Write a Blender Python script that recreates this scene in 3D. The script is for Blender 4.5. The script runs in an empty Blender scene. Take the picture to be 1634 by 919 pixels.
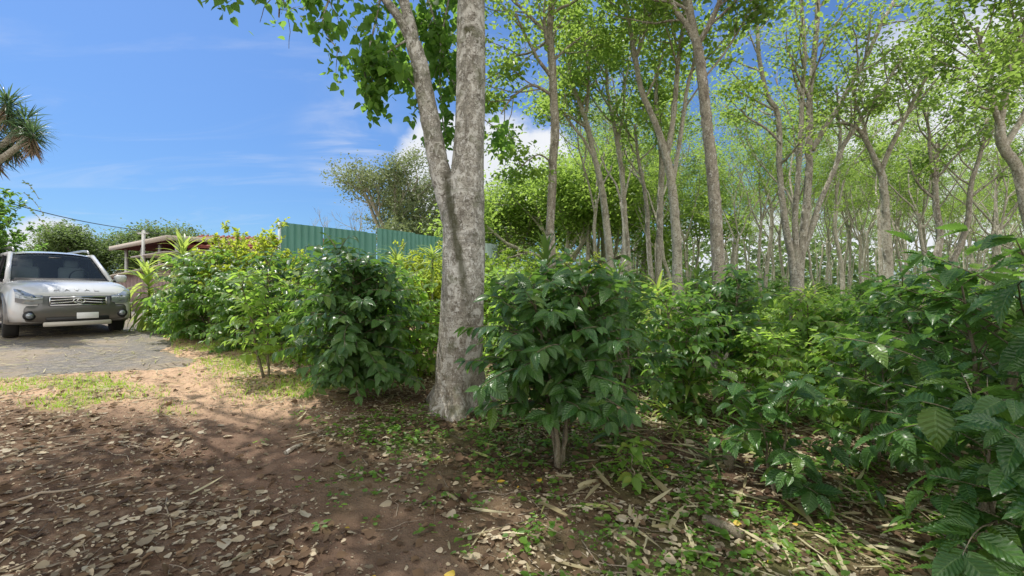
import bpy, math, random
import numpy as np

R = math.radians
SC = bpy.context.scene
COL = SC.collection
CAMH = 1.5
F = 700.0            # focal length in photo pixels (1634 wide)
PI = math.pi
UP = np.array([0., 0., 1.])

# ------------------------------------------------------------------ noise / terrain
def _h(i, j, s):
    v = np.sin(i * 127.1 + j * 311.7 + s * 74.7) * 43758.5453
    return v - np.floor(v)

def vnoise(x, y, s=0):
    x = np.asarray(x, float); y = np.asarray(y, float)
    i = np.floor(x); j = np.floor(y); fx = x - i; fy = y - j
    fx = fx * fx * (3 - 2 * fx); fy = fy * fy * (3 - 2 * fy)
    a = _h(i, j, s); b = _h(i + 1, j, s); c = _h(i, j + 1, s); d = _h(i + 1, j + 1, s)
    return (a + (b - a) * fx) * (1 - fy) + (c + (d - c) * fx) * fy

def fbm(x, y, s=0, o=4):
    t = 0; a = .5; n = 0
    for k in range(o):
        t = t + a * vnoise(x * 2 ** k, y * 2 ** k, s + k * 7); n += a; a *= .5
    return t / n

def gz0(x, y):
    x = np.asarray(x, float); y = np.asarray(y, float)
    p = -.7 * x + .7 * y - 1.5
    p = np.log1p(np.exp(np.clip(p * 1.5, -30, 30))) / 1.5
    g = .95 * (1 - np.exp(-p / 14))
    return g + .10 * (fbm(x * .22 + 9, y * .22 + 4, 3, 2) - .5) * np.clip((y - 1) / 4, 0, 1)

def seg_dist(x, y, pts):
    d = np.full(np.shape(x), 1e9)
    for (ax, ay), (bx, by) in zip(pts[:-1], pts[1:]):
        vx, vy = bx - ax, by - ay
        t = np.clip(((x - ax) * vx + (y - ay) * vy) / (vx * vx + vy * vy), 0, 1)
        d = np.minimum(d, np.hypot(x - ax - t * vx, y - ay - t * vy))
    return d

ROAD = [(-4.9, 6.55), (-8.2, 10.4), (-18, 21.5), (-30, 34), (-60, 66), (-90, 60), (-60, 40), (-30, 18), (-17, 7.5), (-11, 3.9), (-8.0, 4.9), (-6.3, 5.6)]
def poly_sd(x, y, poly):
    """signed distance, positive inside"""
    d = seg_dist(x, y, poly + [poly[0]])
    ins = np.zeros(np.shape(x), bool)
    n = len(poly)
    for k in range(n):
        x1, y1 = poly[k]; x2, y2 = poly[(k + 1) % n]
        c = ((y1 > y) != (y2 > y)) & (x < (x2 - x1) * (y - y1) / (y2 - y1 + 1e-12) + x1)
        ins ^= c
    return np.where(ins, d, -d)

TRACK = [(-5.2, 6.6), (-3.9, 5.3), (-2.3, 3.9), (-1.0, 2.9), (-.3, 2.0), (-.1, 0.0)]
def micro(x, y):
    near = np.clip(1.3 - np.hypot(x, y - 3) / 14, 0, 1)
    b = .05 * (fbm(x * 1.3, y * 1.3, 11, 3) - .5) + .045 * (fbm(x * 6, y * 6, 5, 4) - .5)
    clod = np.clip(fbm(x * 22, y * 22, 8, 2) - .52, 0, 1) * .05
    tr = np.clip(1 - seg_dist(x, y, TRACK) / 1.0, 0, 1)
    rd = poly_sd(x, y, ROAD)
    r = b * near + clod * near - .035 * tr
    rr = np.clip((rd + .15) / .5, 0, 1)
    return r * (1 - rr * .8) - .05 * rr

def gz(x, y):
    return float(gz0(x, y) + micro(np.asarray(float(x)), np.asarray(float(y))))

def W(px, py, d):
    return np.array([(px - 817) / F * d, d, CAMH + (460 - py) / F * d])

# ------------------------------------------------------------------ mesh builder
class MB:
    def __init__(s):
        s.v = []; s.f = []; s.uv = []; s.r = []; s.n = 0
    def add(s, v, f, uv=None, r=None):
        """v (n,3), f (m,4) ints (quads; tri = last index repeated), uv (n,2) per vertex"""
        v = np.asarray(v, float).reshape(-1, 3); f = np.asarray(f, int).reshape(-1, 4)
        s.v.append(v); s.f.append(f + s.n); s.n += len(v)
        s.uv.append(np.zeros((len(v), 2)) if uv is None else np.asarray(uv, float))
        s.r.append(np.zeros(len(v)) if r is None else np.broadcast_to(np.asarray(r, float), (len(v),)))
    def mesh(s, name, smooth=True):
        me = bpy.data.meshes.new(name)
        V = np.concatenate(s.v); Q = np.concatenate(s.f); UV = np.concatenate(s.uv); RR = np.concatenate(s.r)
        tri = Q[:, 3] == Q[:, 2]
        cnt = np.where(tri, 3, 4)
        mask = np.ones(Q.shape, bool); mask[tri, 3] = False
        loops = Q[mask]
        start = np.concatenate([[0], np.cumsum(cnt)[:-1]])
        me.vertices.add(len(V)); me.vertices.foreach_set('co', V.ravel())
        me.loops.add(len(loops)); me.loops.foreach_set('vertex_index', loops.astype(np.int32))
        me.polygons.add(len(Q)); me.polygons.foreach_set('loop_start', start.astype(np.int32))
        uvl = me.uv_layers.new(name='UVMap')
        uvl.uv.foreach_set('vector', UV[loops].ravel())
        at = me.attributes.new('rnd', 'FLOAT', 'POINT'); at.data.foreach_set('value', RR)
        if smooth: me.polygons.foreach_set('use_smooth', np.ones(len(Q), bool))
        me.update(calc_edges=True)
        return me

def obj(name, mb, mat, parent=None, loc=None, smooth=True):
    me = mb.mesh(name, smooth) if isinstance(mb, MB) else mb
    if mat: me.materials.append(mat) if not me.materials else None
    o = bpy.data.objects.new(name, me); COL.objects.link(o)
    if parent: o.parent = parent
    if loc is not None: o.location = loc
    return o

def thing(name, label, cat, loc=(0, 0, 0), rz=0., group=None, scale=1.):
    o = bpy.data.objects.new(name, None); COL.objects.link(o)
    o.location = loc; o.rotation_euler = (0, 0, rz); o.scale = (scale,) * 3
    o.empty_display_size = .1
    o['label'] = label; o['category'] = cat
    if group: o['group'] = group
    return o

def tag(o, label, cat, group=None, kind=None):
    o['label'] = label; o['category'] = cat
    if group: o['group'] = group
    if kind: o['kind'] = kind
    return o

def dup(root, label, loc, rz=0., scale=1., group=None, tilt=None):
    r = root.copy(); COL.objects.link(r)
    r.location = loc; r.rotation_euler = (tilt[0], tilt[1], rz) if tilt else (0, 0, rz)
    r.scale = (scale,) * 3 if np.isscalar(scale) else scale
    r['label'] = label
    if group: r['group'] = group
    for ch in list(root.children):
        c = ch.copy(); COL.objects.link(c); c.parent = r
        for g in ch.children:
            d = g.copy(); COL.objects.link(d); d.parent = c
    return r

def nrm(v):
    v = np.asarray(v, float)
    return v / (np.linalg.norm(v, axis=-1, keepdims=True) + 1e-9)

def tube(mb, pts, rad, sides=8, cap=True, rnd=0., flat=1.):
    P = np.asarray(pts, float); n = len(P)
    rad = np.broadcast_to(np.asarray(rad, float), (n,))
    T = np.gradient(P, axis=0); T = nrm(T)
    a = np.array([1., 0, 0]) if abs(T[0][0]) < .8 else np.array([0, 1., 0])
    X = np.zeros((n, 3)); u = nrm(np.cross(T[0], a))
    for i in range(n):
        u = nrm(u - T[i] * np.dot(u, T[i])); X[i] = u
    Y = np.cross(T, X)
    th = np.linspace(0, 2 * PI, sides, endpoint=False)
    V = P[:, None] + rad[:, None, None] * (np.cos(th)[None, :, None] * X[:, None] + flat * np.sin(th)[None, :, None] * Y[:, None])
    V = V.reshape(-1, 3)
    i, j = np.meshgrid(np.arange(n - 1), np.arange(sides), indexing='ij')
    a0 = i * sides + j; a1 = i * sides + (j + 1) % sides
    Fq = np.stack([a0, a1, a1 + sides, a0 + sides], -1).reshape(-1, 4)
    L = np.concatenate([[0], np.cumsum(np.linalg.norm(np.diff(P, axis=0), axis=1))])
    uv = np.stack([np.tile(np.linspace(0, 1, sides), n), np.repeat(L, sides)], -1)
    if cap:
        k = len(V); V = np.vstack([V, P[0], P[-1]])
        js = np.arange(sides); c0 = np.stack([(js + 1) % sides, js, np.full(sides, k), np.full(sides, k)], -1)
        b = (n - 1) * sides
        c1 = np.stack([b + js, b + (js + 1) % sides, np.full(sides, k + 1), np.full(sides, k + 1)], -1)
        Fq = np.vstack([Fq, c0, c1]); uv = np.vstack([uv, [0, 0], [0, L[-1]]])
    mb.add(V, Fq, uv, rnd)

def box(mb, c, s, rz=0., rnd=0., bev=0.):
    x, y, z = np.array(s) / 2
    if bev <= 0:
        v = np.array([[a * x, b * y, e * z] for a in (-1, 1) for b in (-1, 1) for e in (-1, 1)])
        f = [[0, 1, 3, 2], [4, 6, 7, 5], [0, 4, 5, 1], [2, 3, 7, 6], [0, 2, 6, 4], [1, 5, 7, 3]]
    else:
        b_ = min(bev, x, y, z) * .99
        ring = lambda zz, ins: [[-x + b_ + ins, -y + ins, zz], [x - b_ - ins, -y + ins, zz], [x - ins, -y + b_ + ins, zz], [x - ins, y - b_ - ins, zz],
                                [x - b_ - ins, y - ins, zz], [-x + b_ + ins, y - ins, zz], [-x + ins, y - b_ - ins, zz], [-x + ins, -y + b_ + ins, zz]]
        v = np.array(ring(-z, b_ * .5) + ring(-z + b_, 0) + ring(z - b_, 0) + ring(z, b_ * .5))
        f = []
        for k in range(3):
            for j in range(8):
                f.append([k * 8 + j, k * 8 + (j + 1) % 8, k * 8 + 8 + (j + 1) % 8, k * 8 + 8 + j])
        t = [24, 25, 26, 27, 28, 29, 30, 31]; b2 = t[::-1]; b2 = [q - 24 for q in b2]
        for q in (t, b2):
            f += [[q[0], q[1], q[2], q[3]], [q[0], q[3], q[4], q[7]], [q[4], q[5], q[6], q[7]]]
    cr, sr = math.cos(rz), math.sin(rz)
    v = v @ np.array([[cr, sr, 0], [-sr, cr, 0], [0, 0, 1]]) + np.array(c)
    mb.add(v, f, np.zeros((len(v), 2)), rnd)

# ------------------------------------------------------------------ leaf templates
def leaf_grid(nu, nv, w=.24, tip=1.25, base=.8, fold=.25, droop=.18, wave=.0, nw=8, twist=0.):
    u = np.linspace(0, 1, nu + 1); vv = np.linspace(-1, 1, nv + 1)
    U, V = np.meshgrid(u, vv, indexing='ij')
    prof = np.sin(PI * np.clip(U, 0, 1) ** base) ** .85 * (1 - .25 * U ** 3)
    prof = np.where(U > .86, prof * (1 - .35 * (U - .86) / .14), prof)
    prof = np.maximum(prof, .03)
    rip = 1 + wave * .42 * np.sin(U * nw * 2 * PI) * np.abs(V)
    y = V * w * prof * rip
    z = np.abs(y) * fold - droop * U ** 2 + wave * .22 * np.sin(U * nw * 2 * PI + V * .8) * np.abs(V) * prof
    ang = twist * U
    y2 = y * np.cos(ang) - z * 0; z2 = z + y * np.sin(ang)
    x = U * (1 - .12 * droop)
    P = np.stack([x, y2, z2], -1).reshape(-1, 3)
    i, j = np.meshgrid(np.arange(nu), np.arange(nv), indexing='ij'); a = i * (nv + 1) + j
    Fq = np.stack([a, a + nv + 1, a + nv + 2, a + 1], -1).reshape(-1, 4)
    return P, Fq, np.stack([U.ravel(), V.ravel() * .5 + .5], -1)

def leaf_folded(w=.3, fold=.3, droop=.15):
    P = np.array([[0, 0, 0], [1, 0, -droop], [.3, w, w * fold], [.72, w * .75, w * fold - droop * .5], [.3, -w, w * fold], [.72, -w * .75, w * fold - droop * .5]])
    Fq = np.array([[0, 1, 3, 2], [0, 4, 5, 1]])
    uv = np.array([[0, .5], [1, .5], [.3, 1], [.72, .9], [.3, 0], [.72, .1]])
    return P, Fq, uv

def heart_leaf(w=.42):
    pts = np.array([[0, 0], [-.08, .18], [.02, .36], [.22, w], [.5, .36], [.78, .16], [1, 0]])
    P = [[p[0], 0, -0.12 * max(p[0], 0) ** 2] for p in [[0, 0], [.25, 0], [.5, 0], [.78, 0], [1, 0]]]
    mid = P
    Lp = [[-.07, .17], [.04, .36], [.25, w], [.52, .34], [.8, .14]]
    v = [m for m in mid]
    for s in (1, -1):
        for p in Lp: v.append([p[0], s * p[1], p[1] * .22 - .12 * max(p[0], 0) ** 2])
    def fs(o, fl):
        q = [[0, 0 + o, 1 + o, 1], [1, 1 + o, 2 + o, 2], [2, 2 + o, 3 + o, 3], [3, 3 + o, 4 + o, 4]]
        q = [[a, b, c, d] for a, b, c, d in q]
        return [x[::-1] for x in q] if fl else q
    Fq = fs(5, True) + fs(10, False)
    v = np.array(v); uv = np.stack([np.clip(v[:, 0], 0, 1), v[:, 1] / (2 * w) + .5], -1)
    return v, np.array(Fq), uv

def scatter(mb, tmpl, pos, d, n, L, wscale=1., rnd=None, rng=None):
    """instance template leaves: pos (N,3), d axis, n approx normal, L length"""
    P, Fq, uv = tmpl
    pos = np.asarray(pos, float); N = len(pos)
    if N == 0: return
    X = nrm(d); Z = np.asarray(n, float); Z = nrm(Z - X * (Z * X).sum(-1, keepdims=True)); Y = np.cross(Z, X)
    L = np.broadcast_to(np.asarray(L, float), (N,)); ws = np.broadcast_to(np.asarray(wscale, float), (N,))
    V = pos[:, None] + L[:, None, None] * (P[None, :, 0:1] * X[:, None] + ws[:, None, None] * P[None, :, 1:2] * Y[:, None] + P[None, :, 2:3] * Z[:, None])
    m = len(P)
    FF = (Fq[None] + (np.arange(N) * m)[:, None, None]).reshape(-1, 4)
    rr = (rng or np.random.default_rng(1)).random(N) if rnd is None else rnd
    mb.add(V.reshape(-1, 3), FF, np.tile(uv, (N, 1)), np.repeat(rr, m))

# ------------------------------------------------------------------ materials
def newmat(name):
    m = bpy.data.materials.new(name); m.use_nodes = True
    nt = m.node_tree; nt.nodes.clear()
    return m, nt
class NT:
    def __init__(s, nt): s.nt = nt
    def n(s, t, **k):
        x = s.nt.nodes.new(t)
        for a, b in k.items():
            if a.startswith('i_'):
                x.inputs[a[2:].replace('_', ' ')].default_value = b
            else: setattr(x, a, b)
        return x
    def l(s, a, b): s.nt.links.new(a, b)
    def math(s, op, a, b=None, c=None, clamp=False):
        x = s.n('ShaderNodeMath', operation=op); x.use_clamp = clamp
        for k, q in enumerate((a, b, c)):
            if q is None: continue
            if isinstance(q, (int, float)): x.inputs[k].default_value = q
            else: s.l(q, x.inputs[k])
        return x.outputs[0]
    def mix(s, f, a, b, bt='MIX'):
        x = s.n('ShaderNodeMix', data_type='RGBA', blend_type=bt)
        for k, q in ((0, f), (6, a), (7, b)):
            if isinstance(q, (int, float)): x.inputs[k].default_value = q
            elif isinstance(q, tuple): x.inputs[k].default_value = (*q, 1) if len(q) == 3 else q
            else: s.l(q, x.inputs[k])
        return x.outputs[2]
    def ramp(s, f, stops, interp='LINEAR'):
        x = s.n('ShaderNodeValToRGB'); x.color_ramp.interpolation = interp
        e = x.color_ramp.elements
        while len(e) > 1: e.remove(e[-1])
        for k, (p, c) in enumerate(stops):
            if k == 0: e[0].position = p; q = e[0]
            else: q = e.new(p)
            q.color = (*c, 1) if len(c) == 3 else c
        s.l(f, x.inputs[0]); return x.outputs[0]
    def noise(s, vec, scale, detail=4, rough=.55, dist=0.):
        x = s.n('ShaderNodeTexNoise'); x.inputs['Scale'].default_value = scale; x.inputs['Detail'].default_value = detail
        x.inputs['Roughness'].default_value = rough; x.inputs['Distortion'].default_value = dist
        if vec is not None: s.l(vec, x.inputs['Vector'])
        return x.outputs['Fac']
    def smooth(s, v, a, b):
        x = s.n('ShaderNodeMapRange', interpolation_type='SMOOTHSTEP'); x.inputs[1].default_value = a; x.inputs[2].default_value = b
        s.l(v, x.inputs[0]); return x.outputs[0]
    def bump(s, h, strength=.4, dist=.02, normal=None):
        x = s.n('ShaderNodeBump'); x.inputs['Strength'].default_value = strength; x.inputs['Distance'].default_value = dist
        s.l(h, x.inputs['Height'])
        if normal: s.l(normal, x.inputs['Normal'])
        return x.outputs[0]
    def mapping(s, vec, sc):
        x = s.n('ShaderNodeMapping'); x.inputs['Scale'].default_value = sc; s.l(vec, x.inputs[0]); return x.outputs[0]

def leaf_mat(name, c1, c2, tr=(.25, .42, .04), trf=.35, rough=.38, veins=0., c3=None, coat=0., back=None, nveins=8):
    m, nt = newmat(name); N = NT(nt)
    at = N.n('ShaderNodeAttribute', attribute_name='rnd'); oi = N.n('ShaderNodeObjectInfo')
    f = N.math('FRACT', N.math('ADD', at.outputs['Fac'], N.math('MULTIPLY', oi.outputs['Random'], .35)))
    col = N.mix(f, c1, c2)
    if c3:  # occasional odd (yellow / fresh) leaf
        h = N.math('FRACT', N.math('MULTIPLY', at.outputs['Fac'], 17.3))
        col = N.mix(N.smooth(h, .86, .93), col, c3)
    uv = N.n('ShaderNodeUVMap').outputs[0]
    sep = N.n('ShaderNodeSeparateXYZ'); N.l(uv, sep.inputs[0])
    av = N.math('ABSOLUTE', N.math('SUBTRACT', sep.outputs[1], .5))
    nor = None
    if veins > 0:
        ph = N.math('SUBTRACT', N.math('MULTIPLY', sep.outputs[0], float(nveins)), N.math('MULTIPLY', av, 3.2))
        w = N.math('PINGPONG', ph, .5)               # 0..0.5
        line = N.math('SUBTRACT', 1.0, N.smooth(w, .0, .2))
        mid = N.math('SUBTRACT', 1.0, N.smooth(av, .015, .05))
        col = N.mix(N.math('MULTIPLY', N.math('MAXIMUM', N.math('MULTIPLY', line, .5), mid), .55 * min(veins, 1.)), col, (.20, .34, .09))
        hh = N.math('SUBTRACT', N.math('MULTIPLY', w, 2.), N.math('MULTIPLY', mid, .6))
        nor = N.bump(hh, min(1., .6 * veins), .02)
    tc = N.n('ShaderNodeTexCoord').outputs['Object']
    col = N.mix(N.math('MULTIPLY', N.noise(tc, 2.2, 2), .55), col, (c1[0] * .45, c1[1] * .5, c1[2] * .5))
    geo = N.n('ShaderNodeNewGeometry')
    bk = back or tuple(min(1, q * 1.25 + .015) for q in c2)
    col = N.mix(N.math('MULTIPLY', geo.outputs['Backfacing'], .6), col, bk)
    p = N.n('ShaderNodeBsdfPrincipled'); N.l(col, p.inputs['Base Color']); p.inputs['Roughness'].default_value = rough
    p.inputs['Specular IOR Level'].default_value = .2 if name in ('broad_leaf', 'dry_leaf', 'old_leaf') else .5
    if coat: p.inputs['Coat Weight'].default_value = coat; p.inputs['Coat Roughness'].default_value = .25
    if nor: N.l(nor, p.inputs['Normal'])
    t = N.n('ShaderNodeBsdfTranslucent')
    tcx = N.mix(.5, N.mix(1., col, (6., 6., 6.), 'MULTIPLY'), tr); tcc = N.mix(.45, tr, tcx)
    N.l(tcc, t.inputs[0])
    ms = N.n('ShaderNodeMixShader'); ms.inputs[0].default_value = trf
    N.l(p.outputs[0], ms.inputs[1]); N.l(t.outputs[0], ms.inputs[2])
    o = N.n('ShaderNodeOutputMaterial'); N.l(ms.outputs[0], o.inputs[0])
    return m

def bark_mat(name, dark, mid, pale, sc=1., lich=.5, moss=0., rings=0., red=0., crotch=False):
    m, nt = newmat(name); N = NT(nt)
    tc = N.n('ShaderNodeTexCoord').outputs['Object']; oi = N.n('ShaderNodeObjectInfo')
    off = N.n('ShaderNodeVectorMath', operation='ADD'); N.l(tc, off.inputs[0])
    cx = N.n('ShaderNodeCombineXYZ'); N.l(N.math('MULTIPLY', oi.outputs['Random'], 31.), cx.inputs[0]); N.l(cx.outputs[0], off.inputs[1])
    v = off.outputs[0]
    vs = N.mapping(v, (1, 1, .45))
    n1 = N.noise(vs, 9 * sc, 6, .65, .4)
    n2 = N.noise(v, 2.2 * sc, 3, .6)
    col = N.ramp(n1, [(.30, dark), (.5, mid), (.72, tuple(q * 1.25 for q in mid))])
    # lichen patches with broken edges
    vo = N.n('ShaderNodeTexVoronoi'); vo.feature = 'F1'; vo.inputs['Scale'].default_value = 16 * sc
    wv = N.n('ShaderNodeVectorMath', operation='ADD'); ns = N.n('ShaderNodeTexNoise'); ns.inputs['Scale'].default_value = 14 * sc
    N.l(v, ns.inputs['Vector']); sc_ = N.n('ShaderNodeVectorMath', operation='SCALE'); sc_.inputs[3].default_value = .10 / sc
    N.l(ns.outputs['Color'], sc_.inputs[0]); N.l(vs, wv.inputs[0]); N.l(sc_.outputs[0], wv.inputs[1]); N.l(wv.outputs[0], vo.inputs['Vector'])
    patch = N.math('SUBTRACT', 1.0, N.smooth(vo.outputs['Distance'], .30, .42))
    cellr = N.n('ShaderNodeSeparateColor'); N.l(vo.outputs['Color'], cellr.inputs[0])
    keep = N.smooth(N.math('ADD', N.math('MULTIPLY', cellr.outputs[0], .6), N.math('MULTIPLY', n2, .8)), 1.0 - lich * .62, 1.12 - lich * .62)
    pm = N.math('MULTIPLY', patch, keep)
    pc = N.mix(N.noise(v, 30 * sc, 3), pale, tuple(q * .62 for q in pale))
    col = N.mix(N.math('MULTIPLY', pm, .85), col, pc)
    fine = N.noise(v, 60 * sc, 4, .7)
    spk = N.math('MULTIPLY', N.smooth(fine, .55, .63), N.smooth(n2, .42, .6))
    col = N.mix(N.math('MULTIPLY', spk, .7), col, pale)
    col = N.mix(N.math('MULTIPLY', N.smooth(N.noise(v, 5.5 * sc, 5, .7, .6), .56, .66), .7), col, tuple(q * .75 for q in dark))
    grit = N.noise(v, 34 * sc, 5, .75, .5)
    col = N.mix(N.math('MULTIPLY', N.smooth(grit, .50, .60), .75), col, tuple(q * .8 for q in dark))
    if crotch:
        bl = N.noise(v, 4.2 * sc, 4, .62, .8)
        col = N.mix(N.math('MULTIPLY', N.smooth(bl, .54, .60), .55), col, tuple(q * .95 for q in pale))
        col = N.mix(N.math('MULTIPLY', N.math('SUBTRACT', 1.0, N.smooth(bl, .40, .46)), .5), col, tuple(q * .55 for q in mid))
        sq = N.n('ShaderNodeSeparateXYZ'); N.l(tc, sq.inputs[0])
        ln_ = N.math('ADD', N.math('MULTIPLY', sq.outputs[2], .18), -.348)      # stain running down from the fork
        dx_ = N.math('ABSOLUTE', N.math('ADD', sq.outputs[0], N.math('ADD', ln_, N.math('MULTIPLY', N.math('SUBTRACT', n1, .5), .12))))
        st_m = N.math('MULTIPLY', N.math('SUBTRACT', 1.0, N.smooth(dx_, .015, .075)), N.math('MULTIPLY', N.smooth(sq.outputs[2], .8, 1.7), N.math('SUBTRACT', 1.0, N.smooth(sq.outputs[2], 2.45, 2.75))))
        col = N.mix(N.math('MULTIPLY', st_m, .85), col, (.055, .058, .028))
    if red > 0:
        sz = N.n('ShaderNodeSeparateXYZ'); N.l(tc, sz.inputs[0])
        lo = N.math('SUBTRACT', 1.0, N.smooth(sz.outputs[2], .3, 1.6))
        col = N.mix(N.math('MULTIPLY', lo, red), col, (.15, .11, .065))
    if moss > 0:
        sz = N.n('ShaderNodeSeparateXYZ'); N.l(tc, sz.inputs[0])
        mo = N.smooth(N.noise(v, 3.0 * sc, 4, .65), .55, .68)
        col = N.mix(N.math('MULTIPLY', mo, moss), col, (.065, .085, .02))
    hgt = N.math('ADD', N.math('MULTIPLY', n1, .8), N.math('MULTIPLY', pm, .25))
    hgt = N.math('ADD', hgt, N.math('MULTIPLY', fine, .35))
    if rings > 0:
        wr = N.noise(N.mapping(v, (2.2, 2.2, 26)), 1.6, 4, .6, .8)
        rl = N.smooth(wr, .56, .66)
        col = N.mix(N.math('MULTIPLY', rl, rings * .6), col, tuple(q * .55 for q in dark))
        hgt = N.math('SUBTRACT', hgt, N.math('MULTIPLY', rl, rings * .5))
    p = N.n('ShaderNodeBsdfPrincipled'); N.l(col, p.inputs['Base Color']); p.inputs['Roughness'].default_value = .92
    p.inputs['Specular IOR Level'].default_value = .15
    N.l(N.bump(hgt, .9, .02 / sc), p.inputs['Normal'])
    o = N.n('ShaderNodeOutputMaterial'); N.l(p.outputs[0], o.inputs[0])
    return m

def plain(name, col, rough=.5, metal=0., spec=.5, coat=0., var=.12, vs=6., bump=0., trans=0., col2=None, dirt=0.):
    m, nt = newmat(name); N = NT(nt)
    tc = N.n('ShaderNodeTexCoord').outputs['Object']
    n1 = N.noise(tc, vs, 5, .6)
    c = N.mix(n1, tuple(q * (1 - var) for q in col), col2 or tuple(min(1, q * (1 + var)) for q in col))
    if dirt:
        sz = N.n('ShaderNodeSeparateXYZ'); N.l(tc, sz.inputs[0])
        lo = N.math('SUBTRACT', 1.0, N.smooth(sz.outputs[2], .2, .75))
        c = N.mix(N.math('MULTIPLY', N.math('MULTIPLY', lo, dirt), N.noise(tc, 9, 5)), c, (.30, .22, .15))
    p = N.n('ShaderNodeBsdfPrincipled'); N.l(c, p.inputs['Base Color'])
    N.l(N.math('ADD', rough - .06, N.math('MULTIPLY', n1, .12)), p.inputs['Roughness'])
    p.inputs['Metallic'].default_value = metal; p.inputs['Specular IOR Level'].default_value = spec
    if coat: p.inputs['Coat Weight'].default_value = coat; p.inputs['Coat Roughness'].default_value = .05
    if bump: N.l(N.bump(N.noise(tc, vs * 6, 4), bump, .01), p.inputs['Normal'])
    o = N.n('ShaderNodeOutputMaterial')
    if trans:
        t = N.n('ShaderNodeBsdfTransparent'); t.inputs[0].default_value = (*[min(1, q) for q in (.75, .85, .85)], 1)
        ms = N.n('ShaderNodeMixShader'); ms.inputs[0].default_value = trans
        N.l(p.outputs[0], ms.inputs[1]); N.l(t.outputs[0], ms.inputs[2]); N.l(ms.outputs[0], o.inputs[0])
    else: N.l(p.outputs[0], o.inputs[0])
    return m

M = {}
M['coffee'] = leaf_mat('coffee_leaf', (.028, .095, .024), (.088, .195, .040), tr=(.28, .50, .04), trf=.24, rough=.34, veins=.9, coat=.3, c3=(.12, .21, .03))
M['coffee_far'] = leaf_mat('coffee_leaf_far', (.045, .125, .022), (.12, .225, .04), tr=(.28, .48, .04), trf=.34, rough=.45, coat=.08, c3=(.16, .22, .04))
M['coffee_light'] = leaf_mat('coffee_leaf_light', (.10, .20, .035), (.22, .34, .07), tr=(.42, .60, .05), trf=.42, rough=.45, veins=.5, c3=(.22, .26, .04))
M['hedge'] = leaf_mat('hedge_leaf', (.13, .19, .022), (.25, .30, .032), tr=(.60, .68, .05), trf=.42, rough=.45, c3=(.33, .34, .04))
M['hedge_green'] = leaf_mat('hedge_leaf_green', (.07, .15, .02), (.17, .25, .035), tr=(.45, .60, .05), trf=.42, rough=.42)
M['shade_a'] = leaf_mat('shade_leaf_a', (.060, .120, .026), (.135, .205, .042), tr=(.44, .60, .08), trf=.46, rough=.42)
M['shade_b'] = leaf_mat('shade_leaf_b', (.045, .095, .022), (.10, .165, .035), tr=(.38, .52, .08), trf=.48, rough=.42)
M['main'] = leaf_mat('broad_leaf', (.045, .105, .028), (.10, .19, .04), tr=(.34, .56, .06), trf=.44, rough=.6)
M['far'] = leaf_mat('far_leaf', (.050, .085, .030), (.10, .15, .045), tr=(.25, .36, .08), trf=.30, rough=.6)
M['olive'] = leaf_mat('olive_leaf', (.075, .115, .045), (.16, .20, .08), tr=(.30, .34, .12), trf=.25, rough=.55)
M['strap'] = leaf_mat('strap_leaf', (.035, .085, .020), (.08, .15, .035), tr=(.35, .50, .05), trf=.3, rough=.35, coat=.2)
M['strap_bright'] = leaf_mat('strap_leaf_bright', (.09, .17, .03), (.22, .30, .06), tr=(.6, .7, .1), trf=.38, rough=.38, c3=(.4, .42, .16))
M['yucca'] = leaf_mat('yucca_leaf', (.03, .075, .035), (.075, .13, .06), tr=(.2, .34, .08), trf=.2, rough=.4)
M['deadskirt'] = leaf_mat('dead_leaf', (.18, .12, .08), (.32, .24, .17), tr=(.4, .3, .2), trf=.2, rough=.8)
M['grass'] = leaf_mat('grass_blade', (.12, .27, .02), (.30, .46, .05), tr=(.45, .55, .05), trf=.35, rough=.5, c3=(.4, .34, .13))
M['weed'] = leaf_mat('weed_leaf', (.06, .15, .02), (.14, .26, .035), tr=(.35, .55, .05), trf=.35, rough=.45)
M['litter'] = leaf_mat('dry_leaf', (.17, .135, .09), (.64, .54, .38), tr=(.4, .3, .16), trf=.12, rough=.8, c3=(.56, .50, .38), back=(.46, .39, .30))
M['litter_dark'] = leaf_mat('old_leaf', (.07, .043, .027), (.22, .145, .085), tr=(.25, .15, .08), trf=.08, rough=.85)
M['strap_dry'] = leaf_mat('dry_strap', (.28, .23, .12), (.62, .56, .36), tr=(.4, .35, .15), trf=.15, rough=.7, c3=(.32, .36, .10))
M['yellow'] = leaf_mat('yellow_leaf', (.55, .33, .03), (.62, .48, .05), tr=(.6, .4, .03), trf=.2, rough=.55)
M['bark_main'] = bark_mat('bark_main', (.10, .085, .065), (.36, .345, .30), (.74, .73, .68), 1.7, 1.05, moss=.4, rings=.45, red=.35, crotch=True)
M['bark'] = bark_mat('bark_shade', (.16, .14, .11), (.37, .345, .28), (.68, .66, .58), 1.1, .8, moss=.25)
M['bark_pale'] = bark_mat('bark_pale', (.21, .185, .14), (.43, .40, .32), (.70, .68, .60), 1., .7, moss=.15)
M['bark_warm'] = bark_mat('bark_warm', (.15, .125, .095), (.33, .30, .24), (.70, .67, .60), 1.3, .7, moss=.1)
M['stem'] = bark_mat('coffee_stem', (.09, .075, .05), (.20, .17, .12), (.36, .35, .28), 5., .5, moss=.7)
M['twig'] = plain('twig', (.28, .23, .17), .85, var=.4, vs=20)
M['greenstem'] = plain('green_stem', (.12, .13, .06), .7, var=.4, vs=12)

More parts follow.
